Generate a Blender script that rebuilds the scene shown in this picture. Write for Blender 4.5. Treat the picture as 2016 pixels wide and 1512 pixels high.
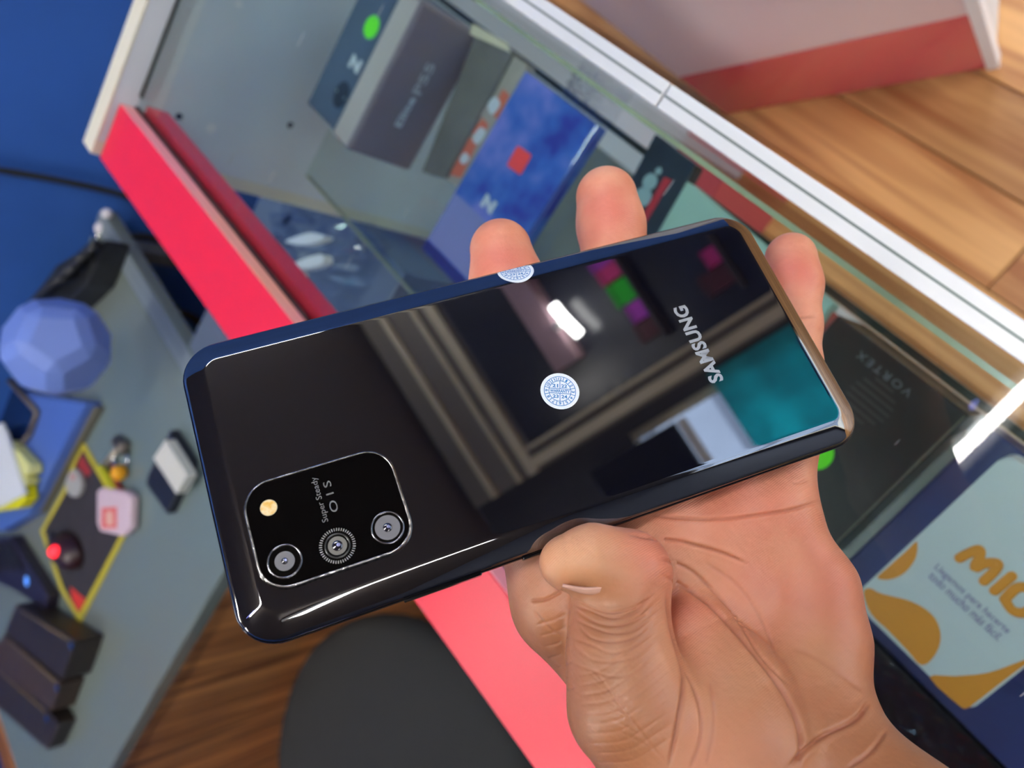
import bpy, bmesh, math, random
import numpy as np
from mathutils import Vector, Matrix

random.seed(7)
for o in list(bpy.data.objects): bpy.data.objects.remove(o)
SC = bpy.context.scene
COL = SC.collection

# ------------------------------------------------------------------ camera
HC = 1.4
CAM = np.array([0.0, 0.0, HC])
F, CX, CY = 1510.0, 1008.0, 756.0
# rows: camera right / down / forward axes in world (X along the counter, Y across it, Z up)
R = np.array([[-0.5910249555, -0.5285169210, -0.6093926207],
              [-0.6493471038,  0.7599275892, -0.0292984290],
              [ 0.4785789806,  0.3783912306, -0.7923271016]])
cd = bpy.data.cameras.new('camera'); co = bpy.data.objects.new('camera', cd); COL.objects.link(co)
m = Matrix.Identity(4)
for i in range(3):
    m[i][0] = R[0][i]; m[i][1] = -R[1][i]; m[i][2] = -R[2][i]; m[i][3] = CAM[i]
co.matrix_world = m
cd.sensor_width = 36; cd.lens = 36 * F / 2016; cd.clip_start = .01
cd.dof.use_dof = True; cd.dof.focus_distance = .192; cd.dof.aperture_fstop = 13.0
SC.camera = co

# ------------------------------------------------------------------ world, lights, exposure
w = bpy.data.worlds.new('world'); SC.world = w; w.use_nodes = True
bg = w.node_tree.nodes['Background']; bg.inputs[0].default_value = (.88, .95, 1.0, 1); bg.inputs[1].default_value = 13.0
SC.view_settings.view_transform = 'Standard'; SC.view_settings.look = 'None'
SC.view_settings.exposure = 0.38; SC.view_settings.gamma = 1.0; SC.view_settings.use_curve_mapping = False

# portal: tells the renderer that sky light enters by the shop-front opening in wall_front
pl_ = bpy.data.lights.new('shop_front_portal', 'AREA'); pl_.shape = 'RECTANGLE'; pl_.size = 2.33; pl_.size_y = 2.0; pl_.cycles.is_portal = True
po = bpy.data.objects.new('shop_front_portal', pl_); COL.objects.link(po); po.location = (-1.285, -2.5, 1.01); po.rotation_euler = (math.pi/2, 0, 0)

# ------------------------------------------------------------------ geometry helpers
def ray(x, y): return R.T @ np.array([x - CX, y - CY, F]) / F
def PZ(x, y, z): d = ray(x, y); return d * ((z - HC) / d[2]) + CAM
def PX(x, y, X): d = ray(x, y); return d * (X / d[0]) + CAM

def lin(c):
    c = c / 255.0
    return c / 12.92 if c <= .04045 else ((c + .055) / 1.055) ** 2.4
def rgb(r, g, b): return (lin(r), lin(g), lin(b), 1)

def mat(name, col=(.5, .5, .5, 1), rough=.5, metal=0, spec=.5, noise=0, nscale=20, bump=0, bscale=200, coat=0, emit=None, estr=0, ior=1.5, col2=None, tex='object', stretch=None):
    mt = bpy.data.materials.new(name); mt.use_nodes = True
    nt = mt.node_tree; b = nt.nodes['Principled BSDF']
    b.inputs['Base Color'].default_value = col; b.inputs['Roughness'].default_value = rough; b.inputs['Metallic'].default_value = metal
    b.inputs['Specular IOR Level'].default_value = spec; b.inputs['IOR'].default_value = ior; b.inputs['Coat Weight'].default_value = coat
    if emit: b.inputs['Emission Color'].default_value = emit; b.inputs['Emission Strength'].default_value = estr
    tc = nt.nodes.new('ShaderNodeTexCoord'); mp = nt.nodes.new('ShaderNodeMapping'); nt.links.new(tc.outputs['Object'], mp.inputs[0])
    if stretch: mp.inputs['Scale'].default_value = stretch
    if noise or col2:
        n = nt.nodes.new('ShaderNodeTexNoise'); n.inputs['Scale'].default_value = nscale; n.inputs['Detail'].default_value = 5
        nt.links.new(mp.outputs[0], n.inputs['Vector'])
        mx = nt.nodes.new('ShaderNodeMix'); mx.data_type = 'RGBA'
        c2 = col2 or tuple(max(0, c * (1 - noise)) for c in col[:3]) + (1,)
        mx.inputs['A'].default_value = col; mx.inputs['B'].default_value = c2
        rp = nt.nodes.new('ShaderNodeMapRange'); rp.inputs['From Min'].default_value = .35; rp.inputs['From Max'].default_value = .65
        nt.links.new(n.outputs['Fac'], rp.inputs['Value']); nt.links.new(rp.outputs[0], mx.inputs['Factor'])
        nt.links.new(mx.outputs['Result'], b.inputs['Base Color'])
    if bump:
        n = nt.nodes.new('ShaderNodeTexNoise'); n.inputs['Scale'].default_value = bscale; n.inputs['Detail'].default_value = 4
        nt.links.new(mp.outputs[0], n.inputs['Vector'])
        bp = nt.nodes.new('ShaderNodeBump'); bp.inputs['Strength'].default_value = bump; bp.inputs['Distance'].default_value = .001
        nt.links.new(n.outputs['Fac'], bp.inputs['Height']); nt.links.new(bp.outputs[0], b.inputs['Normal'])
    return mt

def glass_mat(name, tint=(.93, .97, .95, 1), ior=1.5, rough=.0, scratch=0):
    mt = bpy.data.materials.new(name); mt.use_nodes = True; nt = mt.node_tree; nt.nodes.clear()
    out = nt.nodes.new('ShaderNodeOutputMaterial'); tr = nt.nodes.new('ShaderNodeBsdfTransparent'); tr.inputs[0].default_value = tint
    gl = nt.nodes.new('ShaderNodeBsdfGlossy'); gl.inputs['Roughness'].default_value = rough
    fr = nt.nodes.new('ShaderNodeFresnel'); fr.inputs['IOR'].default_value = ior
    ge = nt.nodes.new('ShaderNodeNewGeometry')
    iv = nt.nodes.new('ShaderNodeMath'); iv.operation = 'SUBTRACT'; iv.inputs[0].default_value = 1; nt.links.new(ge.outputs['Backfacing'], iv.inputs[1])
    mu = nt.nodes.new('ShaderNodeMath'); mu.operation = 'MULTIPLY'; nt.links.new(fr.outputs[0], mu.inputs[0]); nt.links.new(iv.outputs[0], mu.inputs[1])
    mx = nt.nodes.new('ShaderNodeMixShader'); nt.links.new(mu.outputs[0], mx.inputs[0]); nt.links.new(tr.outputs[0], mx.inputs[1]); nt.links.new(gl.outputs[0], mx.inputs[2])
    last = mx
    if scratch:
        tc = nt.nodes.new('ShaderNodeTexCoord'); df = nt.nodes.new('ShaderNodeBsdfDiffuse'); df.inputs[0].default_value = (.8, .82, .84, 1)
        prev = None
        for k, (rz, sc) in enumerate(((.4, 22), (1.9, 30), (2.7, 16))):
            mp = nt.nodes.new('ShaderNodeMapping'); mp.inputs['Rotation'].default_value = (0, 0, rz); mp.inputs['Scale'].default_value = (1, .07, 1)
            nt.links.new(tc.outputs['Object'], mp.inputs[0])
            v = nt.nodes.new('ShaderNodeTexVoronoi'); v.inputs['Scale'].default_value = sc * 3; nt.links.new(mp.outputs[0], v.inputs['Vector'])
            lt = nt.nodes.new('ShaderNodeMath'); lt.operation = 'LESS_THAN'; lt.inputs[1].default_value = .03; nt.links.new(v.outputs['Distance'], lt.inputs[0])
            if prev is None: prev = lt
            else:
                a = nt.nodes.new('ShaderNodeMath'); a.operation = 'MAXIMUM'; nt.links.new(prev.outputs[0], a.inputs[0]); nt.links.new(lt.outputs[0], a.inputs[1]); prev = a
        m2 = nt.nodes.new('ShaderNodeMath'); m2.operation = 'MULTIPLY'; m2.inputs[1].default_value = scratch; nt.links.new(prev.outputs[0], m2.inputs[0])
        ms = nt.nodes.new('ShaderNodeMixShader'); nt.links.new(m2.outputs[0], ms.inputs[0]); nt.links.new(mx.outputs[0], ms.inputs[1]); nt.links.new(df.outputs[0], ms.inputs[2]); last = ms
    nt.links.new(last.outputs[0], out.inputs[0])
    return mt

def wood_mat(name, c1, c2, axis=0, scale=1.0, rough=.4, rnd=True):
    mt = bpy.data.materials.new(name); mt.use_nodes = True; nt = mt.node_tree; b = nt.nodes['Principled BSDF']
    tc = nt.nodes.new('ShaderNodeTexCoord'); mp = nt.nodes.new('ShaderNodeMapping')
    s = [26 * scale] * 3; s[axis] = 1.6 * scale; mp.inputs['Scale'].default_value = s
    nt.links.new(tc.outputs['Object'], mp.inputs[0])
    oi = nt.nodes.new('ShaderNodeObjectInfo')
    if rnd:
        ad = nt.nodes.new('ShaderNodeVectorMath'); ad.operation = 'ADD'
        cm = nt.nodes.new('ShaderNodeCombineXYZ'); mm = nt.nodes.new('ShaderNodeMath'); mm.operation = 'MULTIPLY'; mm.inputs[1].default_value = 37
        nt.links.new(oi.outputs['Random'], mm.inputs[0])
        for i in range(3): nt.links.new(mm.outputs[0], cm.inputs[i])
        nt.links.new(mp.outputs[0], ad.inputs[0]); nt.links.new(cm.outputs[0], ad.inputs[1]); vec = ad.outputs[0]
    else: vec = mp.outputs[0]
    n = nt.nodes.new('ShaderNodeTexNoise'); n.inputs['Scale'].default_value = 1.0; n.inputs['Detail'].default_value = 7; n.inputs['Distortion'].default_value = .9
    nt.links.new(vec, n.inputs['Vector'])
    cr = nt.nodes.new('ShaderNodeValToRGB'); cr.color_ramp.elements[0].position = .34; cr.color_ramp.elements[1].position = .66
    cr.color_ramp.elements[0].color = c2; cr.color_ramp.elements[1].color = c1
    nt.links.new(n.outputs['Fac'], cr.inputs[0])
    if rnd:
        hs = nt.nodes.new('ShaderNodeHueSaturation'); mr = nt.nodes.new('ShaderNodeMapRange'); mr.inputs['To Min'].default_value = .8; mr.inputs['To Max'].default_value = 1.15
        nt.links.new(oi.outputs['Random'], mr.inputs['Value']); nt.links.new(mr.outputs[0], hs.inputs['Value']); nt.links.new(cr.outputs[0], hs.inputs['Color'])
        nt.links.new(hs.outputs[0], b.inputs['Base Color'])
    else: nt.links.new(cr.outputs[0], b.inputs['Base Color'])
    b.inputs['Roughness'].default_value = rough
    return mt

def link(name, me, mt, parent=None):
    o = bpy.data.objects.new(name, me); COL.objects.link(o)
    if mt is not None: me.materials.append(mt)
    if parent is not None: o.parent = parent
    return o
def from_bm(name, bm, mt, parent=None, smooth=False):
    me = bpy.data.meshes.new(name); bm.normal_update(); bm.to_mesh(me); bm.free()
    if smooth: me.polygons.foreach_set('use_smooth', [True] * len(me.polygons))
    return link(name, me, mt, parent)
def from_py(name, vs, fs, mt, parent=None, smooth=False):
    me = bpy.data.meshes.new(name); me.from_pydata([tuple(map(float, v)) for v in vs], [], fs); me.update()
    if smooth: me.polygons.foreach_set('use_smooth', [True] * len(me.polygons))
    return link(name, me, mt, parent)
def tag(o, label=None, cat=None, group=None, kind=None):
    if label: o['label'] = label
    if cat: o['category'] = cat
    if group: o['group'] = group
    if kind: o['kind'] = kind
    return o
def thing(name, loc, label, cat, rz=0, group=None):
    o = bpy.data.objects.new(name, None); COL.objects.link(o); o.location = tuple(map(float, loc)); o.rotation_euler = (0, 0, rz); o.empty_display_size = .02
    return tag(o, label, cat, group)
def bm_box(bm, x0, x1, y0, y1, z0, z1, bevel=0, seg=2):
    vs = [bm.verts.new(p) for p in ((x0,y0,z0),(x1,y0,z0),(x1,y1,z0),(x0,y1,z0),(x0,y0,z1),(x1,y0,z1),(x1,y1,z1),(x0,y1,z1))]
    fs = [bm.faces.new([vs[i] for i in f]) for f in ((3,2,1,0),(4,5,6,7),(0,1,5,4),(1,2,6,5),(2,3,7,6),(3,0,4,7))]
    if bevel:
        es = set(e for f in fs for e in f.edges)
        bmesh.ops.bevel(bm, geom=list(es), offset=bevel, segments=seg, affect='EDGES', profile=.5)
def box(name, x0, x1, y0, y1, z0, z1, mt, parent=None, bevel=0, seg=2, smooth=False):
    bm = bmesh.new(); bm_box(bm, x0, x1, y0, y1, z0, z1, bevel, seg)
    return from_bm(name, bm, mt, parent, smooth)
def prism(name, pts, z0, z1, mt, parent=None, bevel=0):
    """vertical prism over a world/local polygon (list of (x, y))"""
    a = sum(pts[i][0] * pts[(i+1) % len(pts)][1] - pts[(i+1) % len(pts)][0] * pts[i][1] for i in range(len(pts)))
    if a < 0: pts = pts[::-1]
    bm = bmesh.new(); n = len(pts)
    lo = [bm.verts.new((p[0], p[1], z0)) for p in pts]; hi = [bm.verts.new((p[0], p[1], z1)) for p in pts]
    bm.faces.new(lo[::-1]); top = bm.faces.new(hi)
    for i in range(n): bm.faces.new([lo[i], lo[(i+1) % n], hi[(i+1) % n], hi[i]])
    if bevel: bmesh.ops.bevel(bm, geom=list(bm.edges), offset=bevel, segments=2, affect='EDGES', profile=.5)
    return from_bm(name, bm, mt, parent)
def rrect(hx, hy, r, n=8):
    pts = []
    for cx, cy, a0 in ((hx-r, hy-r, 0), (-hx+r, hy-r, 90), (-hx+r, -hy+r, 180), (hx-r, -hy+r, 270)):
        for k in range(n + 1):
            a = math.radians(a0 + 90 * k / n); pts.append((cx + r * math.cos(a), cy + r * math.sin(a)))
    return pts
def tube(name, pts, r, mt, parent=None, seg=10, closed=False, caps=True):
    P = [np.array(p, float) for p in pts]; n = len(P)
    rr = r if hasattr(r, '__len__') else [r] * n
    vs, fs = [], []
    up = np.array([.13, .21, .97])
    for i in range(n):
        t = (P[(i+1) % n] - P[i-1]) if closed else (P[min(i+1, n-1)] - P[max(i-1, 0)])
        t = t / (np.linalg.norm(t) + 1e-12)
        a = np.cross(t, up); a /= np.linalg.norm(a) + 1e-9; b = np.cross(t, a)
        for k in range(seg):
            q = 2 * math.pi * k / seg; vs.append(P[i] + rr[i] * (a * math.cos(q) + b * math.sin(q)))
    for i in range(n if closed else n - 1):
        j = (i + 1) % n
        for k in range(seg): fs.append((i*seg+k, i*seg+(k+1) % seg, j*seg+(k+1) % seg, j*seg+k))
    if caps and not closed: fs.append(tuple(range(seg))[::-1]); fs.append(tuple((n-1)*seg+k for k in range(seg)))
    return from_py(name, vs, fs, mt, parent, True)
def smooth_path(pts, n=8):
    P = [np.array(p, float) for p in pts]; out = []
    for i in range(len(P) - 1):
        p0, p1, p2, p3 = P[max(i-1, 0)], P[i], P[i+1], P[min(i+2, len(P)-1)]
        for k in range(n):
            t = k / n
            out.append(.5 * (2*p1 + (p2-p0)*t + (2*p0-5*p1+4*p2-p3)*t*t + (3*p1-p0-3*p2+p3)*t**3))
    out.append(P[-1]); return out
def lathe(name, prof, mt, parent=None, seg=32, loc=(0,0,0), smooth=True):
    vs, fs = [], []
    for r, z in prof:
        for k in range(seg):
            a = 2*math.pi*k/seg; vs.append((loc[0]+r*math.cos(a), loc[1]+r*math.sin(a), loc[2]+z))
    for i in range(len(prof)-1):
        for k in range(seg): fs.append((i*seg+k, i*seg+(k+1) % seg, (i+1)*seg+(k+1) % seg, (i+1)*seg+k))
    fs.append(tuple(range(seg))[::-1]); fs.append(tuple((len(prof)-1)*seg+k for k in range(seg)))
    return from_py(name, vs, fs, mt, parent, smooth)
def text_data(s, size, bold=0, align='CENTER', spacing=1.0, extrude=0):
    c = bpy.data.curves.new('t', 'FONT'); c.body = s; c.size = size; c.offset = bold * size; c.align_x = align; c.align_y = 'CENTER'
    c.space_character = spacing; c.resolution_u = 3; c.extrude = extrude
    o = bpy.data.objects.new('t', c); COL.objects.link(o)
    dg = bpy.context.evaluated_depsgraph_get(); me = bpy.data.meshes.new_from_object(o.evaluated_get(dg))
    vs = np.array([v.co[:] for v in me.vertices]); fs = [tuple(p.vertices) for p in me.polygons]
    bpy.data.objects.remove(o); bpy.data.curves.remove(c); bpy.data.meshes.remove(me)
    return vs, fs
def text_fit(s, width, height, bold=0, spacing=1.0):
    """flat lettering scaled to a given width and height, centred on 0"""
    vs, fs = text_data(s, 1, bold, spacing=spacing)
    lo, hi = vs.min(0), vs.max(0); c = (lo + hi) / 2
    vs = vs - c; vs[:, 0] *= width / (hi[0] - lo[0]); vs[:, 1] *= height / (hi[1] - lo[1]); vs[:, 2] = 0
    return vs, fs
def place(vs, o, u, v, lift=0):
    o, u, v = (np.array(q, float) for q in (o, u, v)); u = u / np.linalg.norm(u); v = v / np.linalg.norm(v); n = np.cross(u, v)
    return [o + u*p[0] + v*p[1] + n*(p[2] + lift) for p in vs]
def disc(n=24, r=1.0): return np.array([(r*math.cos(2*math.pi*k/n), r*math.sin(2*math.pi*k/n), 0) for k in range(n)]), [tuple(range(n))]

# ------------------------------------------------------------------ materials
M = {}
M['floor'] = wood_mat('floor_wood', rgb(224, 168, 106), rgb(164, 102, 56), 0, 1.0, .32)
M['desk_wood'] = wood_mat('desk_wood', rgb(216, 148, 84), rgb(112, 62, 28), 2, 1.1, .5)
M['blue_wall'] = mat('blue_wall_paint', rgb(46, 98, 182), .7, noise=.12, nscale=5, bump=.3, bscale=60)
M['dark_ceiling'] = mat('dark_ceiling', (.085, .072, .066, 1), .8)
M['red'] = mat('red_laminate', rgb(236, 32, 62), .35, bump=.06, bscale=600)
M['red_edge'] = mat('red_edge_band', rgb(255, 158, 170), .4, col2=rgb(250, 170, 150), nscale=9)
M['cream'] = mat('cream_edge_band', rgb(226, 221, 200), .5)
M['melamine'] = mat('white_melamine', rgb(222, 229, 236), .4, noise=.06, nscale=6)
M['grey_base'] = mat('grey_base_board', rgb(118, 122, 120), .4, noise=.2, nscale=12)
M['alu'] = mat('brushed_aluminium', (.80, .83, .84, 1), .4, metal=.15, noise=.08, nscale=8)
M['groove'] = mat('rail_groove', rgb(120, 132, 130), .4, metal=.4)
M['glass'] = glass_mat('counter_glass', (.85, .915, .92, 1), scratch=.35)
M['glass_clear'] = glass_mat('pane_glass', (.92, .96, .94, 1))
M['glass_edge'] = mat('glass_edge', rgb(176, 182, 150), .2, noise=.2, nscale=30)
M['silicone'] = mat('dark_silicone', rgb(38, 46, 40), .3, noise=.5, nscale=40)
M['black'] = mat('black_plastic', (.012, .012, .013, 1), .45)
M['black_fabric'] = mat('black_fabric', (.022, .022, .022, 1), .9, bump=.8, bscale=900)
M['rubber_cable'] = mat('black_cable', (.02, .02, .02, 1), .5)
M['chrome'] = mat('chrome', (.8, .8, .8, 1), .12, metal=1)
M['white'] = mat('white_paint', rgb(238, 238, 236), .5)
M['lamp_tube'] = mat('lit_tube', (1, 1, 1, 1), .5, emit=(1, .97, .93, 1), estr=105)
M['frame_beige'] = mat('beige_frame', rgb(226, 216, 186), .5)

# ------------------------------------------------------------------ room shell
X_WALL, Y_FRONT, Y_BACK, X_ENT, Z_CEIL = 1.36, -2.4, 2.9, -2.6, 2.7
fl = tag(box('floor', X_ENT, X_WALL, Y_FRONT, Y_BACK, -.06, -.012, mat('subfloor', rgb(60, 40, 25), .8)), kind='structure')
pw, plen = .128, 1.22
pm = None
row0 = -.1787 - pw * 17
for r_ in range(42):
    y0 = row0 + r_ * pw
    if y0 < Y_FRONT or y0 + pw > Y_BACK: continue
    off = (.232 if r_ == 17 else random.uniform(0, plen))
    x = X_ENT - (plen - ((off - X_ENT) % plen))
    while x < X_WALL:
        xa, xb = max(x, X_ENT), min(x + plen, X_WALL)
        if xb - xa > .05:
            full = abs(xb - xa - plen) < 1e-6
            if full and pm: o = bpy.data.objects.new('plank', pm); COL.objects.link(o); o.parent = fl
            else:
                o = box('plank', -(xb-xa)/2+.0012, (xb-xa)/2-.0012, -pw/2+.0012, pw/2-.0012, -.012, 0, M['floor'], fl, .0012, 1)
                if full: pm = o.data
            o.location = ((xa+xb)/2, y0 + pw/2, 0)
        x += plen
tag(box('wall_desk', X_WALL, X_WALL + .1, Y_FRONT, Y_BACK, -.06, Z_CEIL, M['blue_wall']), kind='structure')
tag(box('wall_back', X_ENT, X_WALL, Y_BACK, Y_BACK + .1, -.06, Z_CEIL, M['blue_wall']), kind='structure')
dgw = mat('dark_grey_wall', rgb(58, 58, 62), .6, noise=.2, nscale=3)
wf = tag(box('wall_front', -.12, X_WALL, Y_FRONT - .1, Y_FRONT, -.06, Z_CEIL, dgw), kind='structure')
box('lintel', X_ENT, -.12, Y_FRONT - .1, Y_FRONT, 2.02, Z_CEIL, dgw, wf)
box('pier', X_ENT, -2.45, Y_FRONT - .1, Y_FRONT, -.06, 2.02, dgw, wf)
for x_ in (-.135, -1.28, -2.45): box('mullion', x_ - .02, x_ + .02, Y_FRONT - .08, Y_FRONT - .02, 0, 2.02, M['frame_beige'], wf)
tag(box('ceiling', X_ENT, X_WALL, Y_FRONT, Y_BACK, Z_CEIL, Z_CEIL + .08, M['dark_ceiling']), kind='structure')
tag(box('wall_entrance', X_ENT - .1, X_ENT, Y_FRONT, Y_BACK, -.06, Z_CEIL, mat('dark_blue_grey_wall', rgb(52, 58, 74), .6)), kind='structure')
# the street outside the shop front
tag(box('ground_outside', -14, 10, -14, Y_FRONT - .1, -.16, -.06, mat('street_concrete', rgb(150, 148, 144), .8, noise=.2, nscale=3)), kind='structure')
bd = thing('building', (-2, -8.5, -.06), 'pale grey building with darker bands across the street', 'building')
box('facade', -8, 8, -2, 0, 0, 4.2, mat('pale_facade', rgb(112, 124, 146), .8, noise=.15, nscale=1.2), bd)
for k in range(4): box('band', -8, 8, 0, .05, .9+k*.95, 1.05+k*.95, mat('facade_band', rgb(70, 80, 100), .8), bd)
for k in range(6): box('window', -6.6+k*2.4, -5.6+k*2.4, 0, .04, 1.25, 1.75, mat('facade_window', rgb(70, 82, 104), .3), bd)

# ceiling lamps (first one mirrored in the counter glass, other tubes added as unseen fill)
def tube_lamp(x, ya, yb, label):
    t = thing('ceiling_lamp', (x, (ya+yb)/2, Z_CEIL), label, 'lamp')
    h = abs(yb-ya)/2
    box('lamp_housing', -.035, .035, -h-.03, h+.03, -.05, 0, M['white'], t, .006)
    tube('lamp_tube', [(0, -h, -.07), (0, h, -.07)], .011, M['lamp_tube'], t, 12)
    for s in (-1, 1): box('lamp_holder', -.018, .018, s*h-.012, s*h+.012, -.09, -.05, M['white'], t, .003)
    return t
tube_lamp(.125, -.93, .285, 'long white fluorescent ceiling lamp above the glass counter')
tube_lamp(.60, .55, 1.75, 'added white fluorescent fill lamp on the ceiling above the desk')  # unseen lamp added to brighten the desk and blue wall
tube_lamp(1.12, -2.15, -.95, 'added white fluorescent fill lamp on the ceiling near the blue wall in the aisle')  # out-of-view lamp put in to light the wall cabinet and red counter
tube_lamp(-1.4, -1.7, -.5, 'added white fluorescent fill lamp on the ceiling above the aisle')  # extra unseen tube, added to lift the light in the aisle
ls_ = thing('led_strip', (.17, .22, Z_CEIL), 'thin violet blue light strip on the ceiling beside the lamp', 'lamp')
tube('strip_light', [(-.004, .13, -.10), (.0, -.10, -.10)], .0035, mat('lit_violet', (.4, .4, 1, 1), .5, emit=(.30, .34, 1, 1), estr=14), ls_, 8)
box('strip_holder', -.008, .008, -.12, .15, -.095, 0, M['black'], ls_)
tube_lamp(.10, 1.3, 2.5, 'added white fluorescent fill lamp on the ceiling behind the office chair')  # another added tube, out of view, filling the seller's side

# ------------------------------------------------------------------ the glass display case (counter)
Z_TOP, Z_SHELF, Z_BASE = 1.066, .873, .52
XA, XB = -.75, .692
case = thing('display_case', (.0, .15, 0), 'glass-topped display counter with red rear rail and white aluminium front rail', 'display case')
def cbox(name, x0, x1, y0, y1, z0, z1, mt, **k): return box(name, x0, x1, y0 - .15, y1 - .15, z0, z1, mt, case, **k)
cbox('glass_top', XA, XB, .0019, .252, Z_TOP - .006, Z_TOP, M['glass'])
cbox('end_seal', XB - .0035, XB + .0015, .0019, .24, Z_TOP, Z_TOP + .001, M['silicone'])
cbox('glass_shelf', XA, XB, .0365, .266, Z_SHELF - .006, Z_SHELF, M['glass_clear'])
cbox('shelf_front_seal', XA, XB, .0315, .0365, Z_SHELF - .008, Z_SHELF + .0005, M['silicone'])
cbox('shelf_rear_edge', XA, XB, .266, .267, Z_SHELF - .006, Z_SHELF, M['glass_edge'])
cbox('front_pane', XA, XB, .0090, .0112, Z_BASE - .02, Z_TOP - .0075, M['glass_clear'])
cbox('pane_edge', XA, XB, .0088, .0114, Z_TOP - .0075, Z_TOP - .0062, M['glass_edge'])
cbox('base_board', XA, XB, .088, .30, Z_BASE - .018, Z_BASE, M['grey_base'])
cbox('plinth', XA, XB, .10, .28, 0, Z_BASE - .018, M['melamine'])
xr = float(PZ(1424, 357, .25)[0])
cbox('kick_block', xr, XB, .008, .098, 0, .25, mat('dull_red_laminate', rgb(190, 70, 76), .3))
xj = float(PZ(1321, 164, Z_TOP + .004)[0])
for x0, x1 in ((XA, xj - .0006), (xj + .0006, XB)):
    rl = cbox('front_rail', x0, x1, -.0105, .0017, Z_TOP - .018, Z_TOP + .004, M['alu'], bevel=.0008)
    box('rail_groove', x0 + .0006, x1 - .0006, -.0052 - .15, -.0040 - .15, Z_TOP + .0038, Z_TOP + .0042, M['groove'], rl)
ep = cbox('end_panel', .694, .7155, -.0105, .292, 0, 1.086, M['melamine'])
box('edge_band', .6938, .7157, -.0105 - .15, .306 - .15, 1.086, 1.0885, M['cream'], ep, bevel=.0008)
box('edge_band', .6938, .7157, .292 - .15, .306 - .15, 0, 1.086, M['cream'], ep, bevel=.0008)
for px, py in ((352, 229), (415, 252), (571, 246), (470, 8)):
    p = PX(px, py, .694)
    v, f = disc(14, .0035 if px != 415 else .005)
    from_py('screw_hole' if px != 415 else 'screw_cap', place(v, (p[0] - .0004, p[1] - .15, p[2]), (0, -1, 0), (0, 0, 1)), f, M['black'] if px in (352, 571) else M['white'], ep)
# red rear rail: two laminated boards, the upper one proud of the glass
def skew(name, xs, ya, yb, z0, z1, mt, par):
    pts = [(xs[0], ya[0]), (xs[1], ya[1]), (xs[1], yb[1]), (xs[0], yb[0])]
    return prism(name, [(a, b - .15) for a, b in pts], z0, z1, mt, par, .0006)
slope = (.2512 - .2332) / (.69 - .024)
ya = lambda x: .2332 + slope * (x - .024)
yb = lambda x: .287 + (.306 - .287) / (.69 - .053) * (x - .053)
rr = skew('rear_rail', (XA, .689), (ya(XA), ya(.689)), (yb(XA), yb(.689)), 1.0695, 1.082, M['red'], case)
skew('rail_edge_band', (XA, .689), (ya(XA) - .0008, ya(.689) - .0008), (ya(XA), ya(.689)), 1.0697, 1.0815, M['red_edge'], rr)
skew('rail_seal', (XA, .689), (ya(XA) - .0028, ya(.689) - .0028), (ya(XA) + .004, ya(.689) + .004), Z_TOP + .0002, 1.0694, mat('dark_underboard', rgb(52, 22, 24), .6), case)
skew('lower_rail', (XA, .689), (ya(XA) - .0062, ya(.689) - .0062), (yb(XA), yb(.689)), 1.040, Z_TOP - .0065, M['red'], case)

# ------------------------------------------------------------------ boxes in the case
def lbox(name, x0, x1, y0, y1, z0, z1, mt, label, cat='box', bevel=.0012):
    t = thing(name, ((x0+x1)/2, (y0+y1)/2, z0), label, cat)
    hx, hy = (x1-x0)/2, (y1-y0)/2
    b = box('box_body', -hx, hx, -hy, hy, 0, z1-z0, mt, t, bevel, 2)
    return t
def on(t, name, vs, fs, mt, label=None):
    L = np.array(t.location[:])
    o = from_py(name, [np.array(v) - L for v in vs], fs, mt, t)
    if label: o['label'] = label
    return o
def flat(pts, z): return [PZ(x, y, z) for x, y in pts], [tuple(range(len(pts)))]
def fix_up(vs, fs):
    a = sum(vs[i][0]*vs[(i+1) % len(vs)][1] - vs[(i+1) % len(vs)][0]*vs[i][1] for i in range(len(vs)))
    return (vs, fs) if a > 0 else (vs[::-1], fs)
def smoothpoly(pts, n=5):
    P = [np.array(p, float) for p in pts]; out = []; N = len(P)
    for i in range(N):
        p0, p1, p2, p3 = P[i-1], P[i], P[(i+1) % N], P[(i+2) % N]
        for k in range(n):
            t = k/n; out.append(.5*(2*p1+(p2-p0)*t+(2*p0-5*p1+4*p2-p3)*t*t+(3*p1-p0-3*p2+p3)*t**3))
    return out

green = mat('green_sticker', rgb(112, 255, 0), .5); green_e = mat('green_sticker_rim', rgb(105, 215, 90), .45)
letter_w = mat('pale_lettering', rgb(205, 215, 222), .4)
# slate phone box and mauve phone box at the far end of the shelf
ZB = .95
t = lbox('phone_box', .583, .636, .038, .1755, Z_SHELF, ZB, mat('slate_card', rgb(78, 96, 116), .35, noise=.15, nscale=20), 'slate blue phone box with round green sticker and printed twin camera', bevel=.0015)
c = PZ(732, 54, ZB)
v, f = disc(28, .0105); on(t, 'sticker_rim', place(v, c, (1,0,0), (0,1,0), .0003), f, green_e)
v, f = disc(28, .0092); on(t, 'round_sticker', place(v, c, (1,0,0), (0,1,0), .0006), f, green, 'bright green round sticker')
c = PZ(672, 187, ZB); v, f = disc(24, 1); v = v * [.0105, .0125, 1]
on(t, 'camera_print', place(v, c, (1,0,0), (0,1,0), .0003), f, mat('print_dark', rgb(24, 38, 48), .3))
for dx, dy in ((-8, -8), (7, 7)):
    c = PZ(672+dx, 187+dy, ZB); v, f = disc(12, .0014); on(t, 'lens_print', place(v, c, (1,0,0), (0,1,0), .0006), f, mat('print_lens', rgb(130, 150, 140), .3))
v, f = text_fit('N', .017, .012, .07)
on(t, 'logo_print', place(v, PZ(700, 126, ZB), (-1,0,0), (0,-1,0), .0004), f, letter_w)
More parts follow.
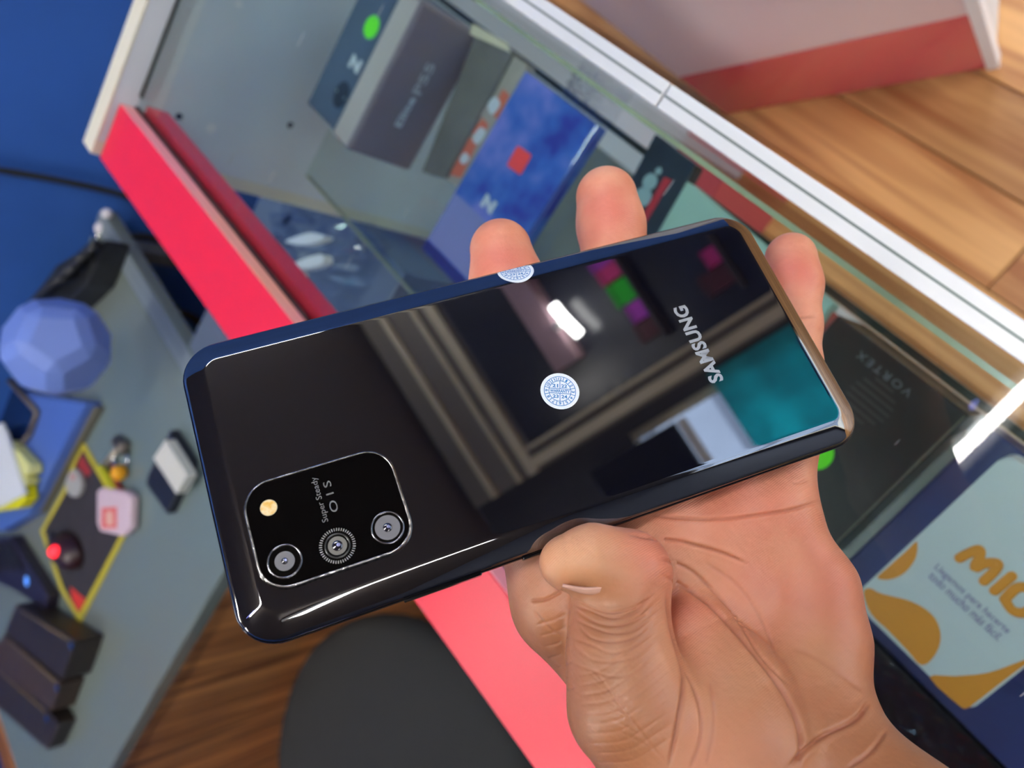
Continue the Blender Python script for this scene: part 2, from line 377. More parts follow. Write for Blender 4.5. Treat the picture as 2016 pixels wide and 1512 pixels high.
on(t, 'end_print', [(.5832, .1758, ZB-.002), (.6358, .1758, ZB-.002), (.6358, .1758, Z_SHELF+.002), (.5832, .1758, Z_SHELF+.002)], [(0,1,2,3)], mat('navy_print', rgb(28, 38, 98), .4))
t = lbox('phone_box', .553, .5815, .038, .179, Z_SHELF, ZB + .001, mat('mauve_card', rgb(134, 122, 126), .35, noise=.1, nscale=15), 'mauve grey phone box with white lettering leaning on slate blue box', bevel=.0035)
on(t, 'top_print', [(.5565, .040, ZB+.0013), (.581, .040, ZB+.0013), (.581, .177, ZB+.0013), (.5565, .177, ZB+.0013)], [(0,1,2,3)], mat('taupe_print', rgb(190, 182, 176), .25))
v, f = text_fit('Elite', .030, .0085, .03)
on(t, 'lettering', place(v, (.5526, .1275, .913), (0,-1,0), (0,0,1), .0002), f, letter_w)
v, f = text_fit('P55', .030, .0105, .03)
on(t, 'lettering', place(v, (.5526, .094, .912), (0,-1,0), (0,0,1), .0002), f, mat('grey_lettering', rgb(186, 190, 192), .4))
# flat grey carton with a cream flap, and the orange and white carton
zt = .888
P = [PZ(*q, zt) for q in ((935, 70), (1010, 100), (876, 350), (830, 338))]
t = thing('flat_carton', (P[0] + P[2]) / 2 * [1, 1, 0] + [0, 0, Z_SHELF], 'flat grey brown carton with cream top flap', 'box')
L = np.array(t.location[:]); prism('box_body', [(p[0]-L[0], p[1]-L[1]) for p in P], 0, zt-Z_SHELF, mat('grey_brown_card', rgb(112, 110, 100), .6, noise=.2, nscale=25), t, .001)
v, f = fix_up(*flat(((930, 46), (1000, 86), (1006, 104), (922, 66)), zt + .002)); on(t, 'flap', v, f, mat('cream_card', rgb(206, 200, 172), .6), 'cream card flap')
zt = .884
P = [PZ(*q, zt) for q in ((1010, 108), (1040, 128), (908, 372), (874, 352))]
t = thing('flat_carton', (P[0] + P[2]) / 2 * [1, 1, 0] + [0, 0, Z_SHELF], 'narrow carton with orange and white print beside blue box', 'box')
L = np.array(t.location[:]); prism('box_body', [(p[0]-L[0], p[1]-L[1]) for p in P], 0, zt-Z_SHELF, mat('pale_card', rgb(168, 162, 148), .6, noise=.2, nscale=30), t, .001)
orange = mat('orange_print', rgb(206, 106, 70), .5)
for pts in (((900, 300), (925, 268), (940, 282), (908, 350), (884, 344)), ((928, 262), (950, 232), (962, 246), (944, 276)), ((968, 220), (990, 175), (1004, 188), (978, 236))):
    v, f = fix_up(*flat(pts, zt + .0004)); on(t, 'orange_print', v, f, orange)
for pts in (((905, 312), (916, 300), (924, 312), (912, 324)), ((930, 272), (946, 250), (956, 262), (940, 284)), ((960, 205), (975, 190), (985, 206), (968, 226))):
    v, f = fix_up(*flat(smoothpoly(pts, 3), zt + .0008)); on(t, 'white_print', v, f, letter_w)

# blue phone box with the red square sticker
zt = .888
p0, p1 = PZ(1042, 137, zt), PZ(828, 482, zt); p2 = PZ(1178, 245, zt)
x1, x0, y0, y1 = (p0[0]+p1[0])/2, p2[0], max(.038, p0[1]), p1[1] + .002
def blue_box_mat():
    mt = mat('blue_print', rgb(58, 66, 158), .22, coat=.3); nt = mt.node_tree; b = nt.nodes['Principled BSDF']
    tc = nt.nodes.new('ShaderNodeTexCoord'); v = nt.nodes.new('ShaderNodeTexVoronoi'); v.inputs['Scale'].default_value = 34; v.feature = 'SMOOTH_F1'; v.inputs['Smoothness'].default_value = .35
    n = nt.nodes.new('ShaderNodeTexNoise'); n.inputs['Scale'].default_value = 30; n.inputs['Detail'].default_value = 2
    nt.links.new(tc.outputs['Object'], v.inputs['Vector']); nt.links.new(tc.outputs['Object'], n.inputs['Vector'])
    cr = nt.nodes.new('ShaderNodeValToRGB'); e = cr.color_ramp.elements
    e[0].position = .32; e[0].color = rgb(58, 62, 160); e[1].position = .7; e[1].color = rgb(122, 130, 210)
    k = e.new(.5); k.color = rgb(66, 106, 192)
    nt.links.new(n.outputs['Fac'], cr.inputs[0]); nt.links.new(cr.outputs[0], b.inputs['Base Color']); return mt
t = lbox('phone_box', x0, x1, y0, y1, Z_SHELF, zt, blue_box_mat(), 'blue violet phone box with small red square sticker', bevel=.0012)
v, f = fix_up(*flat(((862, 478), (905, 470), (960, 372), (912, 372)), zt)); 
bl = mat('pale_violet_print', rgb(134, 140, 192), .25)
on(t, 'pale_band', [(x0+.003, y1-.012, zt+.0003), (x1-.002, y1-.012, zt+.0003), (x1-.002, y1-.062, zt+.0003), (x0+.003, y1-.062, zt+.0003)][::-1], [(0,1,2,3)], bl)
on(t, 'navy_band', [(x0+.001, y1-.001, zt+.0003), (x1-.001, y1-.001, zt+.0003), (x1-.001, y1-.011, zt+.0003), (x0+.001, y1-.011, zt+.0003)][::-1], [(0,1,2,3)], mat('navy_band', rgb(36, 42, 112), .3))
c = PZ(1023, 316, zt); hs = .0085
sq = np.array([(a, b, 0) for a, b in rrect(.0095, .0095, .002, 3)])
on(t, 'square_sticker', place(sq, c, (1, .06, 0), (-.06, 1, 0), .0008), [tuple(range(len(sq)))], mat('red_sticker', rgb(255, 72, 58), .6), 'bright red square sticker')
v, f = text_fit('N', .016, .012, .07); on(t, 'logo_print', place(v, PZ(963, 402, zt), (-1,0,0), (0,-1,0), .0008), f, letter_w)
on(t, 'side_edge_print', [(x0-.0001, y0+.002, zt-.002), (x0-.0001, y1-.002, zt-.002), (x0-.0001, y1-.002, zt-.004), (x0-.0001, y0+.002, zt-.004)], [(0,1,2,3)], mat('violet_edge', rgb(104, 116, 215), .3))

# crumpled clear wrap: a bumpy glossy film
film = glass_mat('clear_film', (.90, .92, .95, 1), 1.6, .03)
def crumple(name, c, sx, sy, h, label, seed, z0, n=22, cat='plastic wrap'):
    rnd = np.random.RandomState(seed); vs, fs = [], []
    for i in range(n):
        for j in range(n):
            a, b = i/(n-1)-.5, j/(n-1)-.5
            e = max(0, 1 - (2*abs(a))**3) * max(0, 1 - (2*abs(b))**3)
            vs.append((c[0]+a*sx+rnd.uniform(-1,1)*sx*.012, c[1]+b*sy+rnd.uniform(-1,1)*sy*.012, z0 + .001 + h*e*(.35+.65*rnd.rand())))
    for i in range(n-1):
        for j in range(n-1): fs.append((i*n+j, (i+1)*n+j, (i+1)*n+j+1, i*n+j+1))
    o = from_py(name, vs, fs, film, None, False)
    return tag(o, label, cat)
crumple('plastic_wrap', PZ(1160, 178, .90), .06, .032, .025, 'crumpled clear plastic wrap at the corner of blue box', 3, .8885)

# dark gadget card with a red stripe and pale discs
zt = .886
t = thing('gadget_box', PZ(1290, 370, Z_SHELF), 'dark navy gadget box with red stripe and two pale discs', 'box'); L = np.array(t.location[:])
P = [PZ(*q, zt) for q in ((1290, 262), (1372, 325), (1262, 520), (1180, 470))]
prism('box_body', [(p[0]-L[0], p[1]-L[1]) for p in P], 0, zt-Z_SHELF, mat('dark_navy_card', rgb(40, 52, 62), .35, noise=.3, nscale=30), t, .001)
v, f = fix_up(*flat(((1308, 348), (1322, 354), (1270, 442), (1258, 436)), zt + .0004)); on(t, 'red_stripe', v, f, mat('red_print', rgb(176, 46, 56), .4))
for px, py, r in ((1280, 358, .0062), (1266, 388, .0075), (1297, 337, .0028)):
    v, f = disc(20, r); on(t, 'pale_disc', place(v, PZ(px, py, zt), (1,0,0), (0,1,0), .0005), f, mat('pale_teal_print', rgb(140, 170, 172), .4))
# mint box
zt = .89
P = [PZ(*q, zt) for q in ((1352, 356), (1640, 596), (1520, 790), (1236, 560))]
t = thing('gadget_box', (P[0]+P[2])/2*[1,1,0]+[0,0,Z_SHELF], 'pale mint green box with red end between the dark boxes', 'box'); L = np.array(t.location[:])
prism('box_body', [(p[0]-L[0], p[1]-L[1]) for p in P], 0, zt-Z_SHELF, mat('mint_card', rgb(150, 186, 172), .45), t, .0012)
v, f = fix_up(*flat(((1640, 612), (1655, 625), (1560, 780), (1540, 770)), zt-.004)); on(t, 'red_end_print', v, f, mat('red_brown_print', rgb(150, 62, 52), .4))

# black tablet box
zt = .93
pa, pb = PZ(1872, 905, zt), PZ(1650, 640, zt)
x0, x1 = .0405, .128
t = lbox('tablet_box', x0, x1, .038, .235, Z_SHELF, zt, mat('black_brown_card', rgb(38, 34, 32), .28, noise=.35, nscale=9), 'black tablet box with faint grey lettering and green dot sticker', bevel=.001)
v, f = text_fit('VORTEX', .036, .0046, .0, 1.35)
on(t, 'lettering', place(v, (PZ(1780, 770, zt) + PZ(1702, 702, zt))/2, (1,0,0), (0,1,0), .0004), f, mat('grey_print', rgb(118, 122, 124), .4))
c = PZ(1712, 790, zt)
ring = mat('ring_print', rgb(66, 62, 60), .3)
for k in range(7):
    y_ = -.012 + k*.004; h_ = math.sqrt(max(0, .0135**2 - y_**2))
    on(t, 'ribbed_print', [(c[0]-h_, c[1]+y_-.0008, zt+.0004), (c[0]+h_, c[1]+y_-.0008, zt+.0004), (c[0]+h_, c[1]+y_+.0008, zt+.0004), (c[0]-h_, c[1]+y_+.0008, zt+.0004)], [(0,1,2,3)], ring)
v, f = disc(26, .0105); on(t, 'round_sticker', place(v, PZ(1606, 890, zt), (1,0,0), (0,1,0), .0006), f, green, 'bright green round sticker')
on(t, 'edge_line', [(x0+.0006, .040, zt+.0004), (x0+.0016, .040, zt+.0004), (x0+.0016, .233, zt+.0004), (x0+.0006, .233, zt+.0004)], [(0,1,2,3)], mat('edge_line_grey', rgb(108, 104, 88), .4))  # thin grey line along the edge of the box top

# navy box with the white and orange box lying on it
zn = .913
t = lbox('carton', -.15, .032, .038, .170, Z_SHELF, zn, mat('navy_card', rgb(52, 62, 118), .35, noise=.35, nscale=7), 'large navy blue box under the white and orange box', bevel=.0015)
zt = .95
x0, x1, y0, y1 = -.0582, .0150, .040, .1508
t = thing('promo_box', ((x0+x1)/2, (y0+y1)/2, zn), 'white box with orange blobs and orange lettering on navy box', 'box'); L = np.array(t.location[:])
prism('box_body', rrect((x1-x0)/2, (y1-y0)/2, .006, 6), 0, zt-zn, mat('white_card', rgb(205, 214, 212), .4, noise=.06, nscale=10), t, .0014)
org = mat('orange_card_print', rgb(224, 146, 44), .4)
e = .0002
for pts, n_ in ((((1727, 1137), (1752, 1141), (1782, 1127), (1803, 1098), (1805, 1066), (1785, 1084), (1750, 1115)), 4),
            (((1700, 1168), (1712, 1158), (1737, 1169), (1794, 1184), (1833, 1208), (1850, 1238), (1850, 1270), (1833, 1300), (1812, 1309), (1790, 1285), (1750, 1243), (1715, 1209)), 4),
            (((1830, 1333), (1880, 1331), (1946, 1324), (2016, 1299), (2050, 1286), (2000, 1322), (1925, 1380), (1905, 1394), (1888, 1389)), 3)):
    v, f = fix_up(*flat(smoothpoly(pts, n_), zt + e)); on(t, 'orange_print', v, f, org)
def stroke(pts, r):
    """flat rounded pen stroke on the box top"""
    P = [PZ(x, y, zt)*[1, 1, 0] for x, y in pts]; P = smooth_path(P, 6) if len(P) > 2 else P
    d0, d1 = (P[0]-P[1]), (P[-1]-P[-2]); d0 = d0/np.linalg.norm(d0)*r; d1 = d1/np.linalg.norm(d1)*r
    ext = [(P[0]+d0*a, r*math.sqrt(max(.0004, 1-a*a))) for a in (.98, .85, .6, .3)] + [(p, r) for p in P] + [(P[-1]+d1*a, r*math.sqrt(max(.0004, 1-a*a))) for a in (.3, .6, .85, .98)]
    o = tube('letter_stroke', [q_[0] for q_ in ext], [q_[1] for q_ in ext], org, t, 10)
    for v_ in o.data.vertices: v_.co = Vector((v_.co.x-L[0], v_.co.y-L[1], zt-L[2]+.0002+v_.co.z*.06))
    return o
for k, pts in enumerate((((1889, 1099), (1905, 1090), (1928, 1082), (1929, 1095), (1919, 1118), (1940, 1109), (1964, 1109), (1960, 1122), (1937, 1144)), ((1992, 1134), (1958, 1163)),
             ((1978, 1180), (2003, 1157), (2030, 1160), (2044, 1180), (2020, 1205), (1994, 1202), (1978, 1180)))):
    stroke(pts, .0024)
violet = mat('violet_lettering', rgb(128, 122, 160), .5)
for s, a, b, h in (('Llegamos para hacerte', (1842, 1115), (1986, 1245), .0046), ('todo mucho m\u00e1s f\u00e1cil.', (1832, 1130), (1971, 1257), .0046)):
    pa, pb = PZ(*a, zt), PZ(*b, zt); wd = np.linalg.norm(pb-pa)
    v, f = text_fit(s, wd, h, .012); on(t, 'lettering', place(v, (pa+pb)/2 + [0, 0, e], pb-pa, np.cross([0,0,1], pb-pa)), f, violet)
# black pouch and clear wrap on the near end of the shelf
t = lbox('black_box', -.20, .036, .174, .262, Z_SHELF, .905, mat('glossy_black_card', (.010, .010, .013, 1), .18, bump=.5, bscale=60), 'glossy black box beside navy blue box', bevel=.003)
crumple('plastic_wrap', (-.02, .20), .13, .055, .03, 'crumpled clear plastic wrap lying on glossy black box', 9, .9055, 30)
# clear bag bundle on the shelf behind the case opening
t = crumple('plastic_bag', (0, 0), .17, .14, .10, 'crumpled clear plastic bag behind the red rail', 5, 0, 16, 'bag')
c = PZ(600, 482, .80); t.location = (c[0], c[1], .752)
glint_white = mat('white_glint', rgb(232, 240, 240), .25)  # glints on the bag, painted as solid white patches
for k, pts in enumerate((((562, 475), (610, 458), (640, 468), (600, 482)), ((575, 520), (630, 500), (636, 518), (600, 530)), ((534, 505), (548, 503), (588, 535), (578, 545)))):
    P = [PZ(x, y, .845) for x, y in smoothpoly(pts, 4)]
    a = sum(P[i][0]*P[(i+1) % len(P)][1]-P[(i+1) % len(P)][0]*P[i][1] for i in range(len(P)))
    if a < 0: P = P[::-1]
    n_ = len(P); L = np.array(t.location[:])
    vs = [p - L for p in P] + [p - L - [0, 0, .012] for p in P]
    from_py('film_glint', vs, [tuple(range(n_)), tuple(range(2*n_-1, n_-1, -1))] + [(i, n_+i, n_+(i+1) % n_, (i+1) % n_) for i in range(n_)], glint_white, t)

# ------------------------------------------------------------------ seller's side: desk, filler cabinet, chair, things
ZD = .75
desk = thing('desk', (.97, 1.21, 0), 'grey green desk with wooden front panel against the blue wall', 'desk')
dm = mat('grey_green_laminate', rgb(112, 128, 126), .22, col2=rgb(124, 122, 108), nscale=1.6)
def dbox(name, x0, x1, y0, y1, z0, z1, mt, **k): return box(name, x0-.97, x1-.97, y0-1.21, y1-1.21, z0, z1, mt, desk, **k)
dbox('desk_top', .617, 1.335, .69, 1.735, ZD-.028, ZD, dm, bevel=.003)
dbox('edge_strip', .620, 1.333, .692, .725, ZD, ZD+.0012, mat('grey_strip', rgb(118, 130, 138), .4))
pn = dbox('front_panel', .640, .646, .87, 1.70, .04, ZD-.028, mat('panel_backing', rgb(50, 30, 16), .8))
for k in range(8):
    y0 = .87 + k*.10375
    box('board', .628-.97, .640-.97, y0+.0006-1.21, y0+.1031-1.21, .04, ZD-.028, M['desk_wood'], pn, .0008, 1)
for x_, y_ in ((.66, .74), (1.29, .74), (1.29, 1.69), (.66, 1.72)): dbox('leg', x_-.02, x_+.02, y_-.012, y_+.012, 0, ZD-.028, mat('grey_leg', rgb(80, 84, 88), .5))
cab = thing('filler_cabinet', (.76, .51, 0), 'low grey cabinet in the gap between counter and desk', 'cabinet')
gm = mat('blue_grey_board', rgb(92, 104, 122), .4)
box('cabinet_body', -.15, .16, -.19, .175, 0, .735, gm, cab)
box('cabinet_top', -.155, .165, -.195, .177, .735, .75, gm, cab, .002)
box('cabinet_door', -.158, -.15, -.17, .16, .04, .72, gm, cab, .002)

def dthing(name, pts, z0, z1, mt, label, cat, bevel=.001, part='body'):
    P = [np.minimum(PZ(x, y, z1), [X_WALL-.015, 9, 9]) for x, y in pts]; c = sum(P)/len(P)
    t = thing(name, (c[0], c[1], z0), label, cat)
    prism(part, [(p[0]-c[0], p[1]-c[1]) for p in P], 0, z1-z0, mt, t, bevel)
    return t
def dpart(t, name, pts, z, h, mt, label=None):
    P = [np.minimum(PZ(x, y, z), [X_WALL-.016, 9, 9]) for x, y in pts]; L = t.location
    o = prism(name, [(p[0]-L[0], p[1]-L[1]) for p in P], z-h-L[2], z-L[2], mt, t)
    if label: o['label'] = label
    return o
# mouse mat, mouse
yel = mat('yellow_border', rgb(196, 180, 48), .7)
matt = mat('black_mat', rgb(44, 40, 46), .8, noise=.2, nscale=30)
outer = ((164, 872), (208, 950), (247, 1050), (156, 1228), (118, 1160), (79, 1045), (124, 965), (144, 905))
t = dthing('mouse_mat', outer, ZD+.0002, ZD+.0030, yel, 'black angular mouse mat with yellow border and red print', 'mouse mat', 0, 'yellow_border')
inner = ((163, 886), (203, 955), (238, 1050), (155, 1208), (124, 1155), (87, 1045), (131, 967), (151, 908))
dpart(t, 'mat_top', inner, ZD+.0036, .0008, matt)
redp = mat('red_mat_print', rgb(150, 34, 40), .7)
dpart(t, 'red_print', ((161, 895), (180, 930), (170, 940), (152, 915)), ZD+.0040, .0004, redp)
dpart(t, 'red_print', ((138, 1155), (168, 1180), (155, 1206), (142, 1180)), ZD+.0040, .0004, mat('bright_red_print', rgb(214, 48, 40), .7))
c = PZ(122, 1085, ZD+.02)
t = thing('computer_mouse', (c[0], c[1], ZD+.0042), 'black computer mouse with glowing red wheel light', 'mouse', .5)
bm = bmesh.new(); bmesh.ops.create_uvsphere(bm, u_segments=24, v_segments=14, radius=1)
for v_ in bm.verts: v_.co = Vector((v_.co.x*.055, v_.co.y*.034, max(0, v_.co.z)*.036 if v_.co.z > 0 else 0))
from_bm('mouse_body', bm, mat('dark_red_black', rgb(46, 20, 24), .35), t, True)
bm = bmesh.new(); bmesh.ops.create_uvsphere(bm, u_segments=16, v_segments=10, radius=.011)
o = from_bm('wheel_light', bm, mat('red_light', rgb(255, 30, 40), .4, emit=(1, .02, .03, 1), estr=2.2), t, True); o.location = (-.012, -.006, .033)
box('mouse_button', .012, .045, -.026, -.001, .018, .026, M['black'], t, .004)
# keys and charms
c = PZ(225, 940, ZD)
t = thing('key_bunch', (c[0], c[1], ZD), 'bunch of keys with orange ball and yellow strap on desk', 'keys'); L = np.array(t.location[:])
def tp(px, py, dz): return PZ(px, py, ZD+dz) - L
tube('key_blade', [tp(200, 922, .006), tp(238, 878, .006)], .006, mat('key_steel', rgb(170, 160, 140), .4, metal=.6), t)
tube('key_head', [tp(232, 868, .006), tp(250, 885, .006)], .012, mat('key_dark', rgb(96, 90, 84), .4, metal=.5), t)
tube('key_ring', [tp(238+14*math.cos(a*math.pi/8), 905+16*math.sin(a*math.pi/8), .006) for a in range(16)], .0025, M['chrome'], t, 8, True)
tube('yellow_strap', smooth_path([tp(199, 920, .008), tp(208, 935, .01), tp(217, 950, .008), tp(227, 965, .008)], 5), .007, mat('yellow_green', rgb(196, 196, 30), .5), t)
tube('red_strap', smooth_path([tp(222, 915, .006), tp(226, 940, .008), tp(240, 968, .006)], 5), .004, mat('red_strap', rgb(150, 50, 40), .5), t)
bm = bmesh.new(); bmesh.ops.create_icosphere(bm, subdivisions=3, radius=.0135)
o = from_bm('orange_ball', bm, mat('orange_ball', rgb(250, 176, 20), .4), t, True); o.location = tuple(tp(234, 931, .014))
t = dthing('tag_box', ((190, 968), (198, 960), (248, 968), (258, 980), (256, 1040), (240, 1056), (196, 1046), (190, 1030)), ZD+.004, ZD+.018, mat('pink_white', rgb(226, 200, 208), .4), 'small pinkish white box with red print on mouse mat', 'box', .003)
dpart(t, 'red_print', ((200, 1000), (229, 998), (229, 1040), (200, 1040)), ZD+.0188, .0007, mat('coral_print', rgb(232, 104, 96), .5))
dpart(t, 'pale_print', ((208, 1008), (221, 1006), (222, 1034), (209, 1034)), ZD+.0194, .0006, mat('pale_coral', rgb(238, 190, 170), .5))
t = dthing('tag', smoothpoly(((140, 925), (152, 930), (160, 955), (150, 978), (134, 972), (128, 950)), 4), ZD+.004, ZD+.012, mat('grey_white_tag', rgb(172, 172, 168), .5), 'grey white oval tag at the corner of mouse mat', 'tag', .002)
dpart(t, 'pink_print', ((138, 932), (148, 935), (148, 945), (138, 946)), ZD+.0125, .0006, mat('dull_pink', rgb(190, 140, 136), .5))
t = dthing('board_eraser', ((334, 846), (372, 905), (372, 925), (328, 1012), (286, 952), (292, 935)), ZD, ZD+.016, mat('navy_black', rgb(16, 20, 34), .5), 'dark felt board eraser with white block on desk', 'eraser', .002, 'felt_base')
dpart(t, 'white_block', ((326, 866), (369, 936), (347, 972), (302, 902)), ZD+.032, .016, mat('off_white_block', rgb(216, 214, 202), .5))
# faceted lavender ornament on its stand
lav = mat('lavender_plastic', rgb(120, 146, 220), .38)
t = dthing('faceted_ornament', ((30, 770), (168, 792), (112, 905), (56, 1014), (0, 1048), (-70, 960), (-40, 830)), ZD+.0, ZD+.03, mat('blue_plastic', rgb(80, 112, 190), .35), 'lavender faceted low poly ornament on blue stand beside wall', 'ornament', .004, 'stand')
c = PZ(113, 682, ZD+.17); dep = (c-CAM) @ R[2]; rad = dep*106/F
bm = bmesh.new(); ph = (1+5**.5)/2
dv = [(a, b, c_) for a in (-1, 1) for b in (-1, 1) for c_ in (-1, 1)]
for a in (-1/ph, 1/ph):
    for b in (-ph, ph): dv += [(0, a, b), (a, b, 0), (b, 0, a)]
for k, p in enumerate(dv):
    q_ = Vector(p).normalized()*rad*1.03
    bm.verts.new(q_)
bmesh.ops.convex_hull(bm, input=bm.verts); bmesh.ops.dissolve_limit(bm, angle_limit=.05, verts=bm.verts, edges=bm.edges)
bmesh.ops.bevel(bm, geom=list(bm.edges), offset=rad*.16, segments=1, affect='EDGES')
o = from_bm('faceted_head', bm, lav, t); o.location = tuple(c - np.array(t.location[:])); o.rotation_euler = (.4, .7, .3)
dpart(t, 'dark_screen', ((-30, 720), (18, 748), (72, 812), (60, 850), (28, 898), (-40, 870)), ZD+.032, .002, mat('dark_blue_screen', rgb(10, 30, 70), .15))
grim = mat('brown_grey_rim', rgb(86, 78, 76), .5)
for a, b in (((16, 745), (74, 812)), ((74, 812), (60, 852)), ((60, 852), (27, 900))):
    LL = np.array(t.location[:]); tube('screen_rim', [PZ(*a, ZD+.034)-LL, PZ(*b, ZD+.034)-LL], .006, grim, t, 8)
dpart(t, 'stand_edge', ((166, 796), (194, 802), (150, 880), (82, 1008), (56, 1016)), ZD+.012, .0118, mat('brown_edge', rgb(100, 96, 80), .5))
# sticky notes
t = dthing('note_pad', ((-60, 790), (2, 832), (12, 855), (48, 972), (0, 998), (-60, 1010)), ZD+.0545, ZD+.061, mat('white_paper', rgb(226, 230, 234), .8), 'white paper pad on yellow sticky notes at the stand', 'note pad', .001, 'paper_block')
dpart(t, 'yellow_sheet', ((-30, 1010), (38, 1000), (52, 982), (48, 955), (30, 900), (-30, 930)), ZD+.0535, .02, mat('bright_yellow_paper', rgb(226, 220, 10), .8), 'bright yellow sticky notes')
dpart(t, 'yellow_sheet', ((16, 868), (60, 915), (60, 930), (46, 938), (56, 945), (44, 962), (20, 930)), ZD+.054, .02, mat('pale_yellow_paper', rgb(226, 226, 150), .8))
# laptop
t = dthing('laptop', ((-60, 1066), (22, 1056), (96, 1172), (90, 1202), (26, 1160), (-60, 1122)), ZD, ZD+.022, mat('dark_plum', rgb(38, 32, 46), .35), 'dark laptop with black keys and blue light', 'laptop', .003, 'laptop_base')
kp = [PZ(x, y, ZD+.0225) for x, y in ((-40, 1078), (22, 1068), (52, 1122), (-30, 1118))]
LL = np.array(t.location[:]); km = None
for i in range(6):
    for j in range(5):
        a, b = (i+.5)/6, (j+.5)/5
        p = (kp[0]*(1-a)+kp[1]*a)*(1-b)+(kp[3]*(1-a)+kp[2]*a)*b - LL
        if km is None: o = box('key', -.008, .008, -.008, .008, 0, .003, mat('black_key', rgb(22, 20, 28), .5), t, .001, 1); km = o.data
        else: o = bpy.data.objects.new('key', km); COL.objects.link(o); o.parent = t
        o.location = tuple(p); o.rotation_euler = (0, 0, .12)
v, f = disc(14, .010); on(t, 'blue_light', place(v, PZ(52, 1144, ZD+.0232), (1,0,0), (0,1.4,0)), f, mat('blue_led', rgb(90, 150, 240), .4, emit=(.1, .3, .9, 1), estr=.7))
# leather cases
lea = mat('dark_brown_leather', rgb(46, 36, 30), .45, noise=.3, nscale=40, bump=.4, bscale=300)
lea2 = mat('brown_leather', rgb(66, 50, 38), .45, noise=.3, nscale=40, bump=.4, bscale=300)
for pts, z1, mt_, lab in ((((30, 1189), (148, 1262), (122, 1340), (8, 1244)), .05, lea, 'dark brown case next to the laptop'),
                      (((8, 1248), (120, 1345), (100, 1402), (-30, 1300)), .042, lea2, 'brown case lying between two dark cases'),
                      (((-20, 1300), (100, 1405), (116, 1425), (92, 1478), (-20, 1380)), .032, lea, 'dark brown case at the corner of the desk')):
    t = dthing('case', pts, ZD, ZD+z1, mt_, lab, 'case', .004, 'case_body')
    a, b = np.array(pts[0], float), np.array(pts[1], float)
    LL = np.array(t.location[:]); tube('seam', [PZ(*(a*.9+b*.1+[0, 6]), ZD+z1)-LL, PZ(*(a*.1+b*.9+[0, 6]), ZD+z1)-LL], .0018, mat('tan_seam', rgb(110, 92, 62), .6), t, 6)
    p = PZ(*(b+[-8, 10]), ZD+z1+.002); v, f = disc(12, .006); on(t, 'snap_button', place(v, p, (1,0,0), (0,1,0), .0005), f, M['chrome'])
# cables and power adapter by the wall
def wall_cable(pts, lab, r=.006):
    P = smooth_path([PX(x, y, X) for x, y, X in pts], 6)
    return tag(tube('power_cable', P, r, M['rubber_cable']), lab, 'cable')
wall_cable(((-60, 325, 1.345), (60, 345, 1.345), (150, 362, 1.345), (245, 385, 1.345), (330, 420, 1.345), (420, 520, 1.345)), 'black cable hanging along the upper blue wall')
wall_cable(((215, 462, 1.347), (250, 464, 1.347), (310, 472, 1.345), (400, 520, 1.345)), 'black cable running off the desk along the wall')
wall_cable(((335, 615, 1.345), (365, 618, 1.345), (395, 640, 1.345), (430, 700, 1.345)), 'thin black cable drooping below the desk edge', .008)
t = dthing('power_adapter', ((165, 490), (205, 470), (170, 560), (110, 620), (40, 640), (70, 560), (110, 520)), ZD+.001, ZD+.05, mat('dull_black', rgb(30, 32, 36), .5, noise=.4, nscale=30), 'black power adapter bundle behind the faceted ornament', 'adapter', .006)
LL = np.array(t.location[:])
for k in range(4):
    tube('cable_loop', smooth_path([PZ(60+30*k, 600-28*k, ZD+.055)-LL, PZ(100+26*k, 560-24*k, ZD+.08)-LL, PZ(140+18*k, 540-20*k, ZD+.06)-LL, PZ(150+10*k, 520-12*k, ZD+.03)-LL], 5), .007, M['rubber_cable'], t, 8)
c = PZ(203, 440, ZD+.02)
t = thing('glass_trinket', (1.315, c[1]*1.0, ZD), 'small white and clear trinket on the desk corner', 'trinket'); LL = np.array(t.location[:])
for px, py, r_ in ((200, 450, .013), (210, 421, .010)):
    bm = bmesh.new(); bmesh.ops.create_icosphere(bm, subdivisions=2, radius=r_); o = from_bm('bead', bm, mat('pearl_white', rgb(236, 232, 236), .2), t, True); p = PX(px, py, 1.315); o.location = tuple(p-LL)
tube('stem', [PX(202, 446, 1.315)-LL, PX(209, 424, 1.315)-LL], .003, M['chrome'], t, 8)
p = PX(196, 462, 1.315)-LL; tube('foot', [(p[0], p[1], 0), (p[0], p[1], max(.004, p[2]))], .012, M['chrome'], t, 10)

wc = thing('side_cabinet', (1.03, 1.95, 0), 'brown wooden side cabinet beyond the end of the desk', 'cabinet')
box('cabinet_body', -.30, .30, -.19, .19, 0, .60, M['desk_wood'], wc, .003)
box('cabinet_top', -.31, .31, -.20, .20, .60, .62, wood_mat('cabinet_top_wood', rgb(196, 128, 66), rgb(130, 76, 34), 0, 1.0, .4), wc, .003)
box('cabinet_door', -.305, -.30, -.17, .17, .03, .58, M['desk_wood'], wc, .001)
